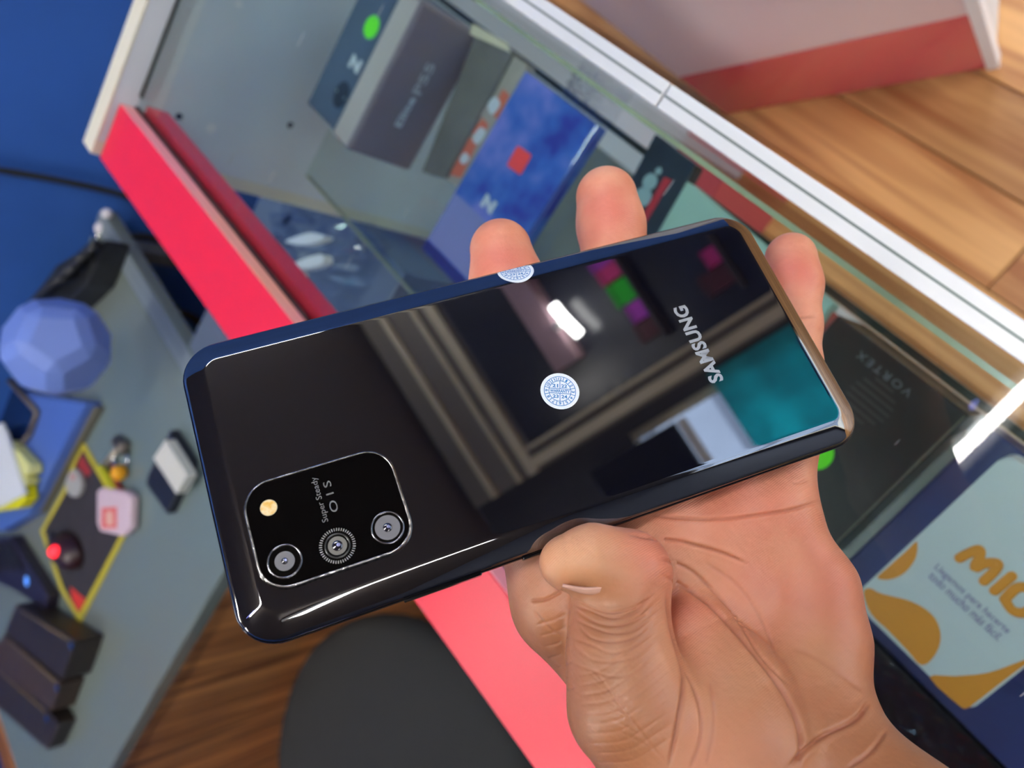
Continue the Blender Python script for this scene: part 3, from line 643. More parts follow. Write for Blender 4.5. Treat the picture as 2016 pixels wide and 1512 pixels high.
# office chair: round black seat
pts3 = [PZ(*q, .47)[:2] for q in ((548, 1440), (735, 1214), (1010, 1450))]
(ax, ay), (bx, by), (cx_, cy_) = pts3
D = 2*(ax*(by-cy_)+bx*(cy_-ay)+cx_*(ay-by))
ux = ((ax*ax+ay*ay)*(by-cy_)+(bx*bx+by*by)*(cy_-ay)+(cx_*cx_+cy_*cy_)*(ay-by))/D
uy = ((ax*ax+ay*ay)*(cx_-bx)+(bx*bx+by*by)*(ax-cx_)+(cx_*cx_+cy_*cy_)*(bx-ax))/D
cr_ = math.hypot(ax-ux, ay-uy)
t = thing('office_chair', (ux, uy, 0), 'black upholstered swivel chair with round seat behind counter', 'chair')
lathe('seat', [(cr_*.90, .41), (cr_*.99, .425), (cr_, .445), (cr_*.985, .465), (cr_*.93, .482), (cr_*.8, .492), (cr_*.5, .498), (.001, .5)], M['black_fabric'], t, 48)
lathe('gas_lift', [(.026, .10), (.026, .30), (.018, .30), (.018, .41)], M['chrome'], t, 20)
for k in range(5):
    a = 2*math.pi*k/5
    tube('base_arm', [(0, 0, .09), (cr_*.9*math.cos(a), cr_*.9*math.sin(a), .06)], [.025, .014], M['black'], t, 8)
    bm = bmesh.new(); bmesh.ops.create_icosphere(bm, subdivisions=2, radius=.024); o = from_bm('caster', bm, M['black'], t, True); o.location = (cr_*.9*math.cos(a), cr_*.9*math.sin(a), .025)

# ------------------------------------------------------------------ red fronted counter across the aisle
A, B = PZ(1960, 132, 0), PZ(1430, 226, 0); dr = (B-A)/np.linalg.norm(B-A); nr = np.array([dr[1], -dr[0], 0])
if nr @ (CAM-A) < 0: nr = -nr
ac = thing('red_counter', (A[0], A[1], 0), 'second counter with red front, gloss reflection painted pale on its upper part, and white corner post', 'counter', math.atan2(dr[1], dr[0]))
sgn = 1 if (nr @ np.array([-dr[1], dr[0], 0])) > 0 else -1
gloss_red = mat('glossy_red_laminate', rgb(232, 92, 104), .10, coat=1.0)
ypa, ypb = (-.018, 0) if sgn > 0 else (0, .018)
box('red_base_panel', .012, .44, ypa, ypb, .002, .205, gloss_red, ac, .001)
box('pale_reflection_panel', .012, .44, ypa, ypb, .207, .95, mat('painted_gloss_reflection', rgb(244, 220, 218), .25), ac, .001)  # gloss reflection on the red front, painted as a pale upper piece
box('corner_post', -.006, .0118, -.02 if sgn > 0 else -.004, .004 if sgn > 0 else .02, 0.001, .95, mat('bright_white', (.95, .95, .95, 1), .3), ac, .002)
box('counter_body', .0, .42, -.30 if sgn > 0 else .0185, -.0185 if sgn > 0 else .30, .001, .945, mat('white_board', rgb(225, 222, 218), .5), ac)

# ------------------------------------------------------------------ far shop wall (the phone back mirrors it)
YW = Y_FRONT
fr = M['frame_beige']
un = thing('wall_cabinet', (.6, YW, 0), 'dark glazed wall cabinet with beige frame across the shop', 'cabinet')
navy = mat('dark_navy_glass', rgb(46, 50, 62), .2)
box('cabinet_back', -.66, .68, .002, .05, .9, 2.68, mat('cabinet_carcass', rgb(128, 122, 114), .6), un)
box('glass_door', -.56, .62, .05, .058, 1.0, 2.34, navy, un)
box('frame_bar', -.66, .68, .05, .075, 2.36, 2.40, fr, un); box('frame_bar', -.66, .68, .05, .07, 2.44, 2.46, fr, un)
box('frame_bar', -.66, .68, .05, .075, 2.56, 2.585, fr, un)
box('frame_post', -.645, -.605, .05, .075, .9, 2.36, fr, un); box('frame_post', -.575, -.56, .05, .07, .9, 2.36, fr, un)
box('shelf_board', -.40, .03, .058, .17, 1.97, 2.06, mat('mauve_board', rgb(176, 146, 156), .5), un)
box('shelf_board', -.50, -.10, .058, .16, 1.672, 1.684, mat('dark_shelf', rgb(60, 56, 60), .5), un)
box('shelf_board', -.50, -.25, .058, .16, 1.388, 1.40, mat('dark_shelf_low', rgb(60, 56, 60), .5), un)
for (xx, zz, cc, nm, hw, hh) in ((.428, 1.684, (205, 70, 220), 'violet', .022, .085), (.379, 1.684, (255, 60, 150), 'pink', .026, .08), (.303, 1.684, (20, 235, 30), 'green', .042, .075), (.225, 1.684, (225, 70, 235), 'purple', .033, .06),
                         (.155, 1.684, (96, 26, 36), 'dark red', .032, .075), (.235, 1.40, (235, 50, 150), 'magenta', .03, .05), (.165, 1.40, (90, 24, 34), 'maroon', .036, .10)):
    t = thing('carton', (xx, YW+.11, zz), f'small {nm} carton on the dark cabinet across the shop', 'box')
    box('carton_body', -hw, hw, -.04, .04, 0, hh, mat(nm+'_carton', rgb(*cc), .35), t, .002)
    box('carton_lid', -hw-.002, hw+.002, -.042, .042, hh*.8, hh+.002, mat(nm+'_carton_lid', rgb(*[int(q*.8) for q in cc]), .35), t, .002)
t = thing('wall_light', (.33, YW+.18, 1.90), 'white oval light hanging below the mauve shelf across the shop', 'lamp')
tube('light_diffuser', smooth_path([(.066, 0, .034), (.04, 0, .032), (0, 0, .026), (-.04, 0, .018), (-.066, 0, .012)], 3), .017, mat('lit_oval', (1, 1, 1, 1), .5, emit=(1, 1, .97, 1), estr=34), t, 14)
box('light_bracket', -.012, .012, -.012, .012, .045, .072, M['white'], t)
t = thing('poster', (-.33, YW+.022, 1.24), 'teal and blue poster on the far shop wall', 'poster')
def paper(name, c1, c2):
    mt = mat(name, c1, .4, col2=c2, nscale=5); nt = mt.node_tree; b = nt.nodes['Principled BSDF']; out = nt.nodes['Material Output']
    tl = nt.nodes.new('ShaderNodeBsdfTranslucent'); src = b.inputs['Base Color'].links[0].from_socket; nt.links.new(src, tl.inputs['Color'])
    mx = nt.nodes.new('ShaderNodeMixShader'); mx.inputs[0].default_value = .6; nt.links.new(b.outputs[0], mx.inputs[1]); nt.links.new(tl.outputs[0], mx.inputs[2]); nt.links.new(mx.outputs[0], out.inputs[0]); return mt
box('poster_sheet', -.26, .25, 0, .002, 0, .42, paper('teal_print', rgb(60, 206, 216), rgb(50, 160, 172)), t)
box('blue_print', -.02, .20, .002, .0025, .02, .12, paper('sky_print', rgb(92, 150, 214), rgb(80, 130, 200)), t)
t = thing('dark_screen', (-.29, YW+.025, 1.84), 'dark wall screen above the pale panel across the shop', 'screen')
box('screen_panel', -.14, .13, 0, .03, 0, .36, mat('screen_black', (.006, .008, .016, 1), .1), t, .004)
box('screen_label', -.05, .13, .03, .0305, -.045, -.01, M['white'], t)

# ------------------------------------------------------------------ smartphone (local x: length from camera end, y: across, -z: back)
RW = np.array([[-0.2563705077, -0.9388950630, 0.2296741682], [-0.6045695988, 0.3411588460, 0.7197959725], [-0.7541682591, 0.0456804391, -0.6550904781]])
C0 = np.array([0.0888373372, 0.0742404140, 1.2405193722])
phone = bpy.data.objects.new('smartphone', None); COL.objects.link(phone); phone.empty_display_size = .02
pmx = Matrix.Identity(4)
for i in range(3):
    for j in range(3): pmx[i][j] = RW[i][j]
    pmx[i][3] = C0[i]
phone.matrix_world = pmx
tag(phone, 'glossy black smartphone held back up with triple camera and warranty stickers', 'smartphone')
mm = .001
HX, HY, RC = 81.25, 37.8, 9.5
def ring(inset, z, n=10):
    return [(x*mm, y*mm, z*mm) for x, y in rrect(HX-inset, HY-inset, max(RC-inset, 1.2), n)]
# back profile: flat, then a quarter curve down to the frame
def tilt(q_):
    if q_ < .2: return 21*math.sin(q_/.2*math.pi/2)
    if q_ < .8: return 21 + 8*(q_-.2)/.6
    return 29 + 52*((q_-.8)/.2)**1.2
NP = 36
th_ = [math.radians(tilt((k+.5)/NP)) for k in range(NP)]
L_ = 3.2/(sum(math.sin(a) for a in th_)/NP)
ins = .35 + L_*sum(math.cos(a) for a in th_)/NP; zz_ = -4.05
prof = [(ins+6, zz_), (ins+2, zz_), (ins+.6, zz_), (ins, zz_)]
for a in th_:
    ins -= L_*math.cos(a)/NP; zz_ += L_*math.sin(a)/NP; prof.append((ins, zz_))
def rings_mesh(name, rl, mt, parent, cap0=True, cap1=False, smooth=True):
    vs, fs = [], []; n = len(rl[0])
    for r_ in rl: vs += r_
    for i in range(len(rl)-1):
        for k in range(n): fs.append((i*n+k, (i+1)*n+k, (i+1)*n+(k+1) % n, i*n+(k+1) % n)[::-1])
    if cap0: fs.append(tuple(range(n))[::-1])
    if cap1: fs.append(tuple((len(rl)-1)*n+k for k in range(n)))
    return from_py(name, vs, fs, mt, parent, smooth)
def phone_mat():
    mt = mat('prism_black_glass', (.0035, .0035, .006, 1), .015, ior=2.4, spec=.5, coat=0); return mt
M['phone'] = phone_mat()
M['phone_frame'] = mat('phone_frame_metal', (.03, .03, .035, 1), .12, metal=.9)
M['module'] = mat('camera_glass', (.001, .001, .0012, 1), .02, ior=1.45)
rings_mesh('back_cover', [ring(a, b) for a, b in prof], M['phone'], phone)
rings_mesh('side_frame', [ring(.35, -.85), ring(.1, -.75), ring(0, -.4), ring(0, .4), ring(.1, .75), ring(.35, .85)], M['phone_frame'], phone, False)
fp = [(.35 + 2.6*(1-math.cos(math.pi/2*k/8)), .85 + 3.2*math.sin(math.pi/2*k/8)) for k in range(9)] + [(8, 4.05)]
rings_mesh('front_glass', [ring(a, b) for a, b in fp], mat('screen_glass', (.002, .002, .002, 1), .03), phone, False, True)
# camera module
def flat_poly(name, pts, z, mt, parent, h=0):
    n = len(pts); vs = [(x*mm, y*mm, z*mm) for x, y in pts]; fs = [tuple(range(n))[::-1]]
    if h:
        vs += [(x*mm, y*mm, (z+h)*mm) for x, y in pts]; fs += [(i, (i+1) % n, n+(i+1) % n, n+i) for i in range(n)]
    return from_py(name, vs, fs, mt, parent)
mcx, mcy, mhx, mhy = -56.7, 15.2, 17.3, 12.7
def rr_at(hx, hy, r, n=10): return [(mcx+x, mcy+y) for x, y in rrect(hx, hy, r, n)]
mod = flat_poly('camera_module', rr_at(mhx-.5, mhy-.5, 6.2), -5.0, M['module'], phone, 1.1)
rims = [[(mcx+x, mcy+y, z) for x, y in rrect(mhx-i, mhy-i, 6.7-i, 10)] for i, z in ((-.25, -4.0), (.0, -4.7), (.15, -5.0), (.35, -5.05), (.52, -4.98))]
n_ = len(rims[0]); vs = [(x*mm, y*mm, z*mm) for r_ in rims for x, y, z in r_]
fs = [(i*n_+k, i*n_+(k+1) % n_, (i+1)*n_+(k+1) % n_, (i+1)*n_+k)[::-1] for i in range(4) for k in range(n_)]
from_py('module_rim', vs, fs, mat('worn_rim_metal', (.62, .60, .56, 1), .25, metal=1, col2=(.12, .12, .12, 1), nscale=900), mod, True)
def circ(c, r, n=32): return [(c[0]+r*math.cos(2*math.pi*k/n), c[1]+r*math.sin(2*math.pi*k/n)) for k in range(n)]
def annulus(name, c, r0, r1, z, mt, parent, n=40, bulge=.06):
    vs = []
    for r_, z_ in ((r0, z), ((r0+r1)/2, z-bulge), (r1, z)): vs += [(x*mm, y*mm, z_*mm) for x, y in circ(c, r_, n)]
    fs = [(i*n+k, (i+1)*n+k, (i+1)*n+(k+1) % n, i*n+(k+1) % n) for i in range(2) for k in range(n)]
    return from_py(name, vs, [f[::-1] for f in fs], mt, parent, True)
def dome(name, c, r, h, z, mt, parent, n=28, m_=7):
    vs, fs = [], []
    for i in range(m_):
        a = math.pi/2*i/m_
        vs += [(x*mm, y*mm, (z-h*math.sin(a))*mm) for x, y in circ(c, r*math.cos(a), n)]
    vs.append((c[0]*mm, c[1]*mm, (z-h)*mm)); top = len(vs)-1
    for i in range(m_-1): fs += [(i*n+k, i*n+(k+1) % n, (i+1)*n+(k+1) % n, (i+1)*n+k)[::-1] for k in range(n)]
    fs += [((m_-1)*n+k, (m_-1)*n+(k+1) % n, top)[::-1] for k in range(n)]
    return from_py(name, vs, fs, mt, parent, True)
steel = mat('lens_ring_metal', (.30, .30, .32, 1), .2, metal=1); grey_l = mat('lens_grey', rgb(112, 112, 116), .35); lensg = mat('lens_glass', (.004, .004, .012, 1), .02, ior=2.0)
pale_l = mat('lens_grey_pale', rgb(120, 118, 112), .25)
for c, kind in (((-68.1, 21.9), 0), ((-56.5, 22.3), 1), ((-44.9, 21.9), 2)):
    lens = flat_poly('camera_lens', circ(c, 4.0), -5.02, mat('lens_black', (.002, .002, .002, 1), .06), phone)
    lens.name = 'camera_lens'
    if kind != 1: annulus('lens_ring', c, 3.45, 3.75, -5.05, steel, lens)
    else:
        for k in range(44):
            a = 2*math.pi*k/44
            if k == 0:
                tick = flat_poly('ring_tick', [(-.11, 3.35), (.11, 3.35), (.11, 4.0), (-.11, 4.0)], -5.06, mat('tick_metal', (.45, .45, .45, 1), .3, metal=.8), lens); o = tick
            else: o = bpy.data.objects.new('ring_tick', tick.data); COL.objects.link(o); o.parent = lens
            o.location = (c[0]*mm, c[1]*mm, 0); o.rotation_euler = (0, 0, a+.35)
        annulus('lens_ring', c, 2.5, 2.85, -5.04, mat('lens_inner_ring', (.03, .03, .03, 1), .15), lens)
    g = flat_poly('lens_grey_face', circ(c, (2.15, 2.1, 2.85)[kind]), -5.05, (grey_l, pale_l, grey_l)[kind], lens)
    dome('lens_glass', c, (.75, 1.2, 1.05)[kind], .3, -5.06, lensg, lens)
    o = dome('lens_core', (c[0]+.25, c[1]-.1), (.3, .45, .4)[kind], .15, -5.3 + .0, mat('lens_core', (.35, .37, .62, 1), .1, metal=.6), lens)
fl_ = annulus('flash_ring', (-68.6, 9.1), 1.72, 1.9, -5.04, mat('flash_rim', rgb(200, 180, 140), .3), phone)
flash = dome('flash_lens', (-68.6, 9.1), 1.8, .1, -5.04, mat('flash_cream', rgb(244, 226, 182), .3, col2=rgb(236, 186, 90), nscale=700), phone)
flash.name = 'flash_led'
def phone_text(name, s, wd, ht, cx_, cy_, z, mt, bold=0, spacing=1.0, parent=phone):
    v, f = text_fit(s, wd, ht, bold, spacing)      # u: -y, up: -x
    return from_py(name, [((cx_ - p[1])*mm, (cy_ - p[0])*mm, z*mm) for p in v], f, mt, parent)
silver = mat('silver_print', (.42, .44, .47, 1), .28, metal=.3)
phone_text('brand_lettering', 'SAMSUNG', 23.8, 4.2, 46.9, .2, -4.065, silver, .035, 1.04)
dimp = mat('dim_print', rgb(112, 112, 112), .4)
phone_text('lens_lettering', 'Super Steady', 11.0, 1.75, -57.4, 10.8, -5.02, dimp, 0, 1.0, mod)
phone_text('lens_lettering', 'O I S', 7.6, 1.75, -55.0, 10.9, -5.02, dimp, .0, 1.0, mod)
# side buttons on the lower long edge
for x0, x1, nm in ((-46, -27.5, 'volume_button'), (-17.3, -8, 'power_button')):
    bm = bmesh.new(); bm_box(bm, x0*mm, x1*mm, 37.6*mm, 38.25*mm, -.95*mm, .95*mm, .00025, 2); from_bm(nm, bm, M['phone_frame'], phone)
# warranty stickers
stw = mat('sticker_white', rgb(232, 240, 246), .45); stb = mat('sticker_blue_print', rgb(30, 122, 190), .5)
def sticker_geo(r):
    base = disc(40, r); V, Fc = [], []
    def add(v, f):
        o_ = len(V); V.extend([tuple(p) for p in v]); Fc.extend([tuple(i+o_ for i in q_) for q_ in f])
    def rng(r0, r1, n=48):
        a = [(r_*math.cos(2*math.pi*k/n), r_*math.sin(2*math.pi*k/n), 0) for r_ in (r0, r1) for k in range(n)]
        add(a, [(k, (k+1) % n, n+(k+1) % n, n+k)[::-1] for k in range(n)])
    def seg(x0, y0, x1, y1, w_):
        d = np.array([x1-x0, y1-y0]); d = d/np.linalg.norm(d); nx, ny = -d[1]*w_/2, d[0]*w_/2
        add([(x0-nx, y0-ny, 0), (x1-nx, y1-ny, 0), (x1+nx, y1+ny, 0), (x0+nx, y0+ny, 0)], [(0, 1, 2, 3)])
    t_ = .034*r
    rng(.79*r, .79*r+t_); rng(.55*r, .55*r+t_)
    seg(-.55*r, .13*r, .55*r, .13*r, t_); seg(-.55*r, -.13*r, .55*r, -.13*r, t_)
    seg(0, .13*r, 0, .55*r, t_); seg(0, -.55*r, 0, -.13*r, t_)
    for k in range(12):
        a = math.radians(15+30*k); seg(.56*r*math.cos(a), .56*r*math.sin(a), .79*r*math.cos(a), .79*r*math.sin(a), t_)
    def txt(s, wd, ht, x, y, rot=0, b=.03):
        v, f = text_fit(s, wd, ht, b); ca, sa = math.cos(rot), math.sin(rot)
        add([(x+p[0]*ca-p[1]*sa, y+p[0]*sa+p[1]*ca, 0) for p in v], f)
    txt('WARRANTY', 1.02*r, .17*r, 0, 0, 0, .035)
    for s, x, y in (('21', -.24, .29), ('22', .22, .29), ('23', -.22, -.30), ('24', .22, -.30)): txt(s, .3*r, .19*r, x*r, y*r)
    for k in range(1, 13):
        a = math.radians(90-30*k); txt(str(k), (.09 if k == 1 else .12 if k < 10 else .19)*r, .16*r, .68*r*math.cos(a), .68*r*math.sin(a), a-math.pi/2)
    return base, (V, Fc)
def on_phone_flat(c, ang, z):
    ca, sa = math.cos(ang), math.sin(ang)
    return lambda p: ((c[0]+p[0]*ca+p[1]*sa)*mm, (c[1]+p[0]*sa-p[1]*ca)*mm, z*mm)
base, prn = sticker_geo(5.0)
f0 = on_phone_flat((5.95, 1.95), math.radians(21.4), -4.075)
st = from_py('warranty_sticker', [f0(p) for p in base[0]], base[1], stw, phone); st['label'] = 'round white sticker with blue warranty print on the flat back'
f0 = on_phone_flat((5.95, 1.95), math.radians(21.4), -4.09); from_py('sticker_print', [f0(p) for p in prn[0]], prn[1], stb, st)
# second sticker folded over the upper long edge: v runs along the edge profile
pl = [(-(HY-a), b) for a, b in prof] + [(-(HY-.0), -.2), (-HY, .8), (-(HY-.35), 1.6), (-(HY-1.2), 3.0)]
ps = [0]
for k in range(1, len(pl)): ps.append(ps[-1]+math.hypot(pl[k][0]-pl[k-1][0], pl[k][1]-pl[k-1][1]))
def on_edge(p, lift, xc=8.2, sc=10.6):
    ang = math.radians(-14); x = p[0]*math.cos(ang)-p[1]*math.sin(ang); s = sc + p[0]*math.sin(ang) + p[1]*math.cos(ang)
    s = min(max(s, 0), ps[-1]-1e-6); k = max(i for i in range(len(ps)-1) if ps[i] <= s); t_ = (s-ps[k])/(ps[k+1]-ps[k])
    y = pl[k][0]*(1-t_)+pl[k+1][0]*t_; z = pl[k][1]*(1-t_)+pl[k+1][1]*t_
    dy, dz = pl[k+1][0]-pl[k][0], pl[k+1][1]-pl[k][1]; l_ = math.hypot(dy, dz)
    return ((xc+x)*mm, (y + lift*dz/l_*-1)*mm, (z + lift*dy/l_)*mm)
gv, gf = [], []
NR = 14
for i in range(NR+1):
    for k in range(40): a = 2*math.pi*k/40; gv.append((5*i/NR*math.cos(a), 5*i/NR*math.sin(a), 0))
for i in range(NR): gf += [(i*40+k, (i+1)*40+k, (i+1)*40+(k+1) % 40, i*40+(k+1) % 40) for k in range(40)]
st = from_py('warranty_sticker', [on_edge(p, .03) for p in gv], gf, stw, phone, True); st['label'] = 'round warranty sticker folded over the long edge'
from_py('sticker_print', [on_edge(p, .06) for p in prn[0]], prn[1], stb, st)

# ------------------------------------------------------------------ hand
NPH = RW[:, 2]; KPH = (C0 - CAM) @ NPH
def hp(px, py, off):
    """point seen at a pixel, off mm behind the phone's middle plane"""
    d = ray(px, py); return CAM + d * ((KPH + off*mm) / (d @ NPH))
def chain(*pts): return [(hp(a, b, c), r*mm) for a, b, c, r in pts]
fingers = [
    chain((1110, 1180, 20, 13), (1055, 1010, 15.5, 11.2), (1030, 860, 14.5, 10.6), (1010, 690, 14.2, 10.5), (1000, 565, 14.0, 10.8), (986, 492, 13.2, 9.3)),
    chain((1300, 1060, 20, 13), (1262, 880, 15, 11), (1235, 690, 14, 10.2), (1212, 520, 13.6, 9.6), (1203, 445, 13.4, 10.0), (1194, 388, 12.6, 9.6)),
    chain((1430, 1020, 19, 12.5), (1420, 880, 15.5, 10.5), (1405, 700, 14, 9.8), (1392, 590, 13.5, 9.2)),
    chain((1520, 1000, 18, 11.5), (1540, 860, 15, 9.4), (1562, 720, 13.5, 7.6), (1563, 640, 13, 7.5), (1561, 560, 12.8, 8.3), (1557, 508, 12.2, 7.9)),
]
palm = [
    chain((1120, 1190, 22, 13.5), (1330, 1420, 26, 15)), chain((1290, 1070, 21, 13), (1420, 1440, 28, 16)),
    chain((1400, 1050, 21, 13), (1500, 1440, 28, 16)), chain((1505, 1020, 19, 12.2), (1600, 1160, 19, 11.2), (1604, 1260, 19, 13.0), (1598, 1365, 18, 13.6)),
    chain((1130, 1150, 21, 12.5), (1290, 1060, 21, 12.5), (1400, 1040, 21, 12.5), (1505, 1015, 19, 12)),
    chain((1540, 1400, 22, 18), (1590, 1540, 18, 23), (1760, 1745, 8, 27), (2150, 2180, -10, 34)),
    chain((1440, 1440, 22, 19), (1500, 1580, 18, 22)),
]
thenar = [chain((1365, 1255, 13, 11), (1425, 1370, 11, 15.0), (1430, 1470, 10, 18.5), (1480, 1560, 12, 20)), chain((1330, 1500, 8, 17), (1430, 1480, 10, 18))]
thumb = [chain((1355, 1500, 9, 17.5), (1243, 1388, 3.5, 13.6), (1222, 1285, 2.5, 11.7), (1219, 1215, 3, 10.9)),
         chain((1224, 1190, 1.5, 10.2), (1234, 1130, -1.5, 9.6), (1165, 1104, -3.5, 7.7), (1112, 1108, -3, 5.9))]

def cap(P, a, ra, b, rb):
    ab = b-a; t_ = np.clip(((P-a) @ ab)/(ab @ ab), 0, 1)
    return np.linalg.norm(P - a - t_[:, None]*ab, axis=1) - (ra + (rb-ra)*t_)
def smin(a, b, k):
    h = np.maximum(k-np.abs(a-b), 0)/k; return np.minimum(a, b) - h*h*h*k/6
def chains_sdf(P, cs, k):
    d = None
    for c in cs:
        e_ = None
        for (a, ra), (b, rb) in zip(c[:-1], c[1:]):
            q_ = cap(P, a, ra, b, rb); e_ = q_ if e_ is None else smin(e_, q_, .006)
        d = e_ if d is None else smin(d, e_, k)
    return d
def hand_sdf(P):
    d = chains_sdf(P, palm, .011)
    for c in fingers: d = smin(d, chains_sdf(P, [c], .006), .0065)
    d = smin(d, chains_sdf(P, thenar, .010), .0045)
    d = smin(d, chains_sdf(P, thumb, .0055), .0042)
    return d
def surface_nets(sdf, lo, hi, h):
    n = np.ceil((hi-lo)/h).astype(int)+1
    xs = [lo[i]+h*np.arange(n[i]) for i in range(3)]
    # coarse pass: only evaluate near the surface
    D = np.full(n, 1.0, np.float32)
    st_ = 6
    cs = [x[::st_] for x in xs]; G = np.stack(np.meshgrid(*cs, indexing='ij'), -1).reshape(-1, 3)
    dc = sdf(G).reshape([len(c) for c in cs])
    near = np.abs(dc) < h*st_*1.9
    full = np.zeros(n, bool)
    sign = np.repeat(np.repeat(np.repeat(dc, st_, 0), st_, 1), st_, 2)[:n[0], :n[1], :n[2]]
    D[...] = np.where(sign > 0, 1.0, -1.0)
    up_ = np.repeat(np.repeat(np.repeat(near, st_, 0), st_, 1), st_, 2)
    full = up_[:n[0], :n[1], :n[2]]
    idx = np.argwhere(full)
    P = lo + idx*h
    vals = np.concatenate([sdf(P[i:i+400000]) for i in range(0, len(P), 400000)])
    D[idx[:, 0], idx[:, 1], idx[:, 2]] = vals
    S = D < 0
    c8 = [(i, j, k) for i in (0, 1) for j in (0, 1) for k in (0, 1)]
    cnt = sum(S[i:n[0]-1+i, j:n[1]-1+j, k:n[2]-1+k].astype(np.int8) for i, j, k in c8)
    act = (cnt > 0) & (cnt < 8)
    ai = np.argwhere(act); vid = np.full(act.shape, -1, np.int64); vid[ai[:, 0], ai[:, 1], ai[:, 2]] = np.arange(len(ai))
    V = lo + (ai+.5)*h
    F_ = []
    for ax in range(3):
        b_, c_ = [(1, 2), (2, 0), (0, 1)][ax]
        sl0 = [slice(1, n[i]-1) for i in range(3)]; sl0[ax] = slice(0, n[ax]-1)
        sl1 = list(sl0); sl1[ax] = slice(1, n[ax])
        s0, s1 = S[tuple(sl0)], S[tuple(sl1)]
        e_ = np.argwhere(s0 != s1); flip = s0[e_[:, 0], e_[:, 1], e_[:, 2]]
        base_ = e_.copy(); 
        for i in range(3):
            if i != ax: base_[:, i] += 1
        def cell(db, dcc):
            q_ = base_.copy(); q_[:, b_] -= db; q_[:, c_] -= dcc; return vid[q_[:, 0], q_[:, 1], q_[:, 2]]
        Q = np.stack([cell(1, 1), cell(0, 1), cell(0, 0), cell(1, 0)], 1)
        Q[~flip] = Q[~flip][:, ::-1]
        F_.append(Q)
    return V, np.concatenate(F_)
def grad(P, e=2e-4):
    return np.stack([(hand_sdf(P+np.eye(3)[i]*e)-hand_sdf(P-np.eye(3)[i]*e))/(2*e) for i in range(3)], 1)
def relax(V, it):
    for _ in range(it):
        g = grad(V); V = V - g*(hand_sdf(V)/np.maximum((g*g).sum(1), .2))[:, None]
    return V
def subdiv(V, Q):
    E_ = np.sort(np.concatenate([Q[:, [i, (i+1) % 4]] for i in range(4)]), 1)
    U, inv_ = np.unique(E_[:, 0]*len(V)+E_[:, 1], return_inverse=True)
    a, b = U//len(V), U % len(V)
    me_, nq = len(V), len(Q)
    Vn = np.concatenate([V, (V[a]+V[b])/2, V[Q].mean(1)])
    ei = inv_.reshape(4, nq)+me_; fi = np.arange(nq)+me_+len(U)
    return Vn, np.concatenate([np.stack([Q[:, i], ei[i], fi, ei[(i+3) % 4]], 1) for i in range(4)])
allc = [q_ for c in fingers+palm+thenar+thumb for q_ in c]
lo = np.min([p-r_ for p, r_ in allc], 0)-.004; hi = np.max([p+r_ for p, r_ in allc], 0)+.004
HV, HQ = surface_nets(hand_sdf, lo, hi, .0012)
def lap(V, Q, n, w_=.5):
    a = np.concatenate([Q[:, i] for i in range(4)]); b = np.concatenate([Q[:, (i+1) % 4] for i in range(4)])
    a, b = np.concatenate([a, b]), np.concatenate([b, a]); cnt = np.bincount(a, minlength=len(V))
    for _ in range(n):
        S_ = np.stack([np.bincount(a, V[b, i], minlength=len(V)) for i in range(3)], 1)
        V = V + w_*(S_/np.maximum(cnt, 1)[:, None]-V)
    return V
HV = relax(HV, 2); HV = lap(HV, HQ, 3); HV = relax(HV, 2)
HV, HQ = subdiv(HV, HQ); HV = relax(HV, 1)
HN = grad(HV)
n1 = len(HV); q1 = HQ; HV, HQ = subdiv(HV, HQ); HN, _ = subdiv(HN, q1); HN /= np.linalg.norm(HN, axis=1)[:, None]
# creases: polylines in view, raycast-free (nearest in projected space on camera-facing skin)
def project(P):
    q_ = (P-CAM) @ R.T; return np.stack([CX+F*q_[:, 0]/q_[:, 2], CY+F*q_[:, 1]/q_[:, 2]], 1)
pix = project(HV); facing = ((CAM-HV)*HN).sum(1) > 0
# keep only the skin nearest to the camera at each pixel (the visible layer)
dep_ = (HV-CAM) @ R[2]
gx = np.clip((pix[:, 0]//12).astype(int), -50, 400)+50; gy = np.clip((pix[:, 1]//12).astype(int), -50, 400)+50
zb = np.full((460, 460), 9.0); np.minimum.at(zb, (gx, gy), np.where(facing, dep_, 9)); 
vis = facing & (dep_ < zb[gx, gy]+.004)
creases = [
    ([(1285, 1014), (1340, 1020), (1420, 1022), (1500, 1013), (1560, 1003), (1612, 988)], .7, 5),
    ([(1240, 1052), (1290, 1060), (1343, 1067), (1420, 1088), (1470, 1110)], .75, 5),
    ([(1296, 1098), (1364, 1126), (1440, 1202), (1492, 1282), (1550, 1348)], .6, 6),
    ([(1305, 1133), (1392, 1185), (1475, 1275), (1544, 1365), (1575, 1440), (1572, 1512)], .9, 7),
    ([(1390, 1110), (1450, 1150), (1500, 1220), (1530, 1300)], .35, 6),
    ([(1312, 1170), (1322, 1240), (1345, 1330), (1335, 1420), (1318, 1505)], .9, 6),
    ([(1345, 1310), (1375, 1380), (1380, 1450), (1360, 1512)], .6, 6), ([(1395, 1340), (1405, 1420), (1392, 1505)], .4, 6),
    ([(1712, 1380), (1684, 1416), (1624, 1446), (1583, 1479), (1556, 1508)], 1.0, 7), ([(1743, 1440), (1714, 1479), (1669, 1512)], .6, 6),
    ([(1700, 1360), (1660, 1330), (1600, 1290), (1560, 1275)], .3, 9),
    ([(1525, 618), (1560, 626), (1606, 624)], .5, 4), ([(1045, 1182), (1075, 1180), (1112, 1160)], .6, 4), ([(1050, 1200), (1085, 1240), (1120, 1255)], .3, 4),
    ([(1590, 945), (1575, 950), (1560, 950)], .3, 4),
]
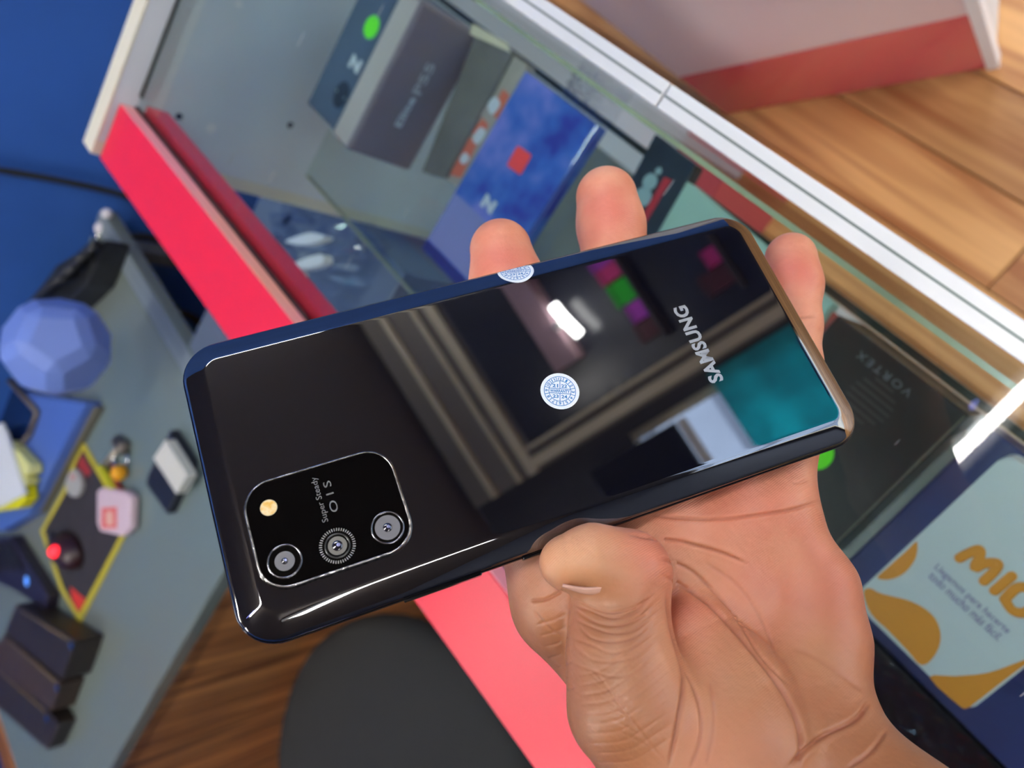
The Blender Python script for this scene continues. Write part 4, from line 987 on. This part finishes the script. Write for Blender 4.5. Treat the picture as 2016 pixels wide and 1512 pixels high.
for k, (dy, dp) in enumerate(((0, .5), (12, .6), (26, .55), (40, .4), (56, .35), (76, .25), (100, .2), (124, .2))):
    jr = np.random.RandomState(k).uniform(-4, 4, 8); creases.append(([(1134+jr[0]*2, 1178+dy+jr[1]), (1165, 1196+dy+jr[2]), (1205, 1206+dy+jr[3]), (1250, 1196+dy+jr[4]), (1286+jr[5]*2, 1172+dy*.9+jr[6])], dp*.8, 4))
for k in range(10): creases.append(([(1136+3*k, 1330+19*k), (1185+6*k, 1318+20*k), (1250+5*k, 1270+22*k), (1308+2*k, 1215+26*k)], .12, 4))
for k in range(8): creases.append(([(1130+12*k, 1270+24*k), (1180+14*k, 1330+20*k), (1225+12*k, 1400+14*k)], .08, 4))
for k in range(7): creases.append(([(1055+8*k, 1230+22*k), (1085+7*k, 1222+22*k), (1125, 1205+24*k)], .2, 4))
disp = np.zeros(len(HV)); vi = np.where(vis)[0]; pv = pix[vi]
for pts, dp, wd in creases:
    pp_ = np.array(smooth_path([np.array(p, float) for p in pts], 5))
    bb = (pv[:, 0] > pp_[:, 0].min()-40) & (pv[:, 0] < pp_[:, 0].max()+40) & (pv[:, 1] > pp_[:, 1].min()-40) & (pv[:, 1] < pp_[:, 1].max()+40)
    ii = np.where(bb)[0]
    if not len(ii): continue
    q_ = pv[ii]; best = np.full(len(ii), 1e9); tt = np.zeros(len(ii))
    for s in range(len(pp_)-1):
        a, b = pp_[s], pp_[s+1]; ab = b-a; t_ = np.clip(((q_-a) @ ab)/(ab @ ab+1e-9), 0, 1)
        dd = np.linalg.norm(q_-a-t_[:, None]*ab, axis=1); u = dd < best; best[u] = dd[u]; tt[u] = (s+t_[u])/(len(pp_)-1)
    fade = np.clip(np.minimum(tt, 1-tt)*6+.15, 0, 1)
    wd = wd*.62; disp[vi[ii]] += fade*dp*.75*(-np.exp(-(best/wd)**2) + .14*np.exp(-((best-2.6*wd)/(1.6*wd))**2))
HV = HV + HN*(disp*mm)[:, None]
# skin tone blobs: (pixel, off, radius mm, weight) -> brown (back of hand) and flush (pink)
def blobs(L_):
    wv = np.zeros(len(HV))
    for px, py, off, r_, a in L_:
        d2 = ((HV-hp(px, py, off))**2).sum(1); wv = np.maximum(wv, a*np.exp(-d2/(r_*mm)**2))
    return wv
brown = blobs([(1190, 1240, -8, 17, 1), (1180, 1330, -8, 20, 1), (1200, 1420, -4, 24, 1), (1165, 1200, 0, 11, .9), (1060, 1300, 12, 26, 1), (1035, 1220, 10, 16, .75), (1230, 1500, 0, 26, .9),
               (1760, 1500, 0, 34, .85), (1660, 1545, -4, 26, .75), (1850, 1650, -10, 70, 1), (1720, 1425, 10, 16, .7), (1250, 1215, -9, 9, .6)])
pink = blobs([(990, 520, 5, 8, .9), (1200, 420, 5, 9, .9), (1560, 540, 6, 8, .9), (1275, 1110, -6, 9, .9), (1640, 1180, 10, 16, .8), (1450, 1130, 12, 14, .5), (1350, 1215, 4, 9, .8),
              (1650, 1350, 8, 12, .5), (1540, 1380, 8, 10, .5), (1450, 980, 8, 20, .6), (1430, 1480, -6, 12, .4), (1560, 1250, 10, 14, .45)])
pale = blobs([(1140, 1110, -8, 10, .8), (1420, 1330, -6, 16, .5), (1600, 1310, 6, 9, .6), (1380, 1130, 8, 8, .35), (1570, 1460, 5, 8, .5)])
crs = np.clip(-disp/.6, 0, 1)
me = bpy.data.meshes.new('hand'); me.vertices.add(len(HV)); me.vertices.foreach_set('co', HV.ravel().astype(np.float32))
me.loops.add(len(HQ)*4); me.loops.foreach_set('vertex_index', HQ.ravel().astype(np.int32))
me.polygons.add(len(HQ)); me.polygons.foreach_set('loop_start', np.arange(0, len(HQ)*4, 4, dtype=np.int32))
me.update(calc_edges=True); me.polygons.foreach_set('use_smooth', np.ones(len(HQ), bool))
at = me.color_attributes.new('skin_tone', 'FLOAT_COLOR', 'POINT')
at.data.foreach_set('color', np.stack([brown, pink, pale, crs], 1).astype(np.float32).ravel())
me.validate()
def skin_mat():
    mt = mat('skin', rgb(214, 150, 120), .42); nt = mt.node_tree; b = nt.nodes['Principled BSDF']
    va = nt.nodes.new('ShaderNodeVertexColor'); va.layer_name = 'skin_tone'; sp = nt.nodes.new('ShaderNodeSeparateColor'); nt.links.new(va.outputs['Color'], sp.inputs[0])
    tc = nt.nodes.new('ShaderNodeTexCoord')
    n1 = nt.nodes.new('ShaderNodeTexNoise'); n1.inputs['Scale'].default_value = 90; n1.inputs['Detail'].default_value = 4; nt.links.new(tc.outputs['Object'], n1.inputs['Vector'])
    def mix(a, bcol, fac):
        mx = nt.nodes.new('ShaderNodeMix'); mx.data_type = 'RGBA'; nt.links.new(a, mx.inputs['A']); mx.inputs['B'].default_value = bcol; nt.links.new(fac, mx.inputs['Factor']); return mx.outputs['Result']
    def mul(a, k_):
        q_ = nt.nodes.new('ShaderNodeMath'); q_.operation = 'MULTIPLY'; nt.links.new(a, q_.inputs[0]); q_.inputs[1].default_value = k_; return q_.outputs[0]
    base_ = nt.nodes.new('ShaderNodeMix'); base_.data_type = 'RGBA'; base_.inputs['A'].default_value = rgb(236, 168, 134); base_.inputs['B'].default_value = rgb(222, 142, 110)
    rp = nt.nodes.new('ShaderNodeMapRange'); rp.inputs['From Min'].default_value = .35; rp.inputs['From Max'].default_value = .65; nt.links.new(n1.outputs['Fac'], rp.inputs['Value']); nt.links.new(rp.outputs[0], base_.inputs['Factor'])
    c_ = mix(base_.outputs['Result'], rgb(218, 116, 98), sp.outputs['Green'])
    c_ = mix(c_, rgb(228, 176, 128), sp.outputs['Blue'])
    c_ = mix(c_, rgb(150, 98, 64), sp.outputs['Red'])
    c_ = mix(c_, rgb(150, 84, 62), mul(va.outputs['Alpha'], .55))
    nt.links.new(c_, b.inputs['Base Color'])
    b.inputs['Subsurface Weight'].default_value = .12; b.inputs['Subsurface Radius'].default_value = (1, .35, .2); b.inputs['Subsurface Scale'].default_value = .002
    # papillary ridges plus pores
    wv = nt.nodes.new('ShaderNodeTexWave'); wv.inputs['Scale'].default_value = 640; wv.inputs['Distortion'].default_value = 9; wv.inputs['Detail'].default_value = 1; wv.inputs['Detail Scale'].default_value = .12; nt.links.new(tc.outputs['Object'], wv.inputs['Vector'])
    vo = nt.nodes.new('ShaderNodeTexVoronoi'); vo.inputs['Scale'].default_value = 700; nt.links.new(tc.outputs['Object'], vo.inputs['Vector'])
    mb = nt.nodes.new('ShaderNodeMix'); mb.data_type = 'FLOAT'; nt.links.new(sp.outputs['Red'], mb.inputs['Factor']); nt.links.new(wv.outputs['Fac'], mb.inputs['A']); nt.links.new(vo.outputs['Distance'], mb.inputs['B'])
    bp = nt.nodes.new('ShaderNodeBump'); bp.inputs['Strength'].default_value = .34; bp.inputs['Distance'].default_value = .00012; nt.links.new(mb.outputs['Result'], bp.inputs['Height'])
    n2 = nt.nodes.new('ShaderNodeTexNoise'); n2.inputs['Scale'].default_value = 260; n2.inputs['Detail'].default_value = 3; nt.links.new(tc.outputs['Object'], n2.inputs['Vector'])
    b2 = nt.nodes.new('ShaderNodeBump'); b2.inputs['Strength'].default_value = .4; b2.inputs['Distance'].default_value = .0006; nt.links.new(n2.outputs['Fac'], b2.inputs['Height']); nt.links.new(bp.outputs[0], b2.inputs['Normal'])
    nt.links.new(b2.outputs[0], b.inputs['Normal'])
    return mt
hand = link('hand', me, skin_mat())
tag(hand, 'open left hand and wrist holding the black smartphone between thumb and fingers', 'hand')
# thumbnail: a thin curved plate on the underside of the thumb tip
nv, nf = [], []
for i in range(13):
    u = i/12; px = 1108+(1214-1108)*u; y_up = 1149+8*math.sin(math.pi*u)-3*u
    th = 15*math.sin(math.pi*min(1, u*.92+.06))**.8*(.35+.65*u)
    for j in range(7):
        v_ = j/6
        nv.append(hp(px, y_up+th*min(1, v_*1.6), -9.0+1.5*v_+9*max(0, v_-.6)))
for i in range(12):
    for j in range(6): nf.append((i*7+j, (i+1)*7+j, (i+1)*7+j+1, i*7+j+1))
nl = from_py('thumbnail', nv, nf, mat('nail', rgb(214, 168, 148), .2), hand, True)
md = nl.modifiers.new('solid', 'SOLIDIFY'); md.thickness = .0006
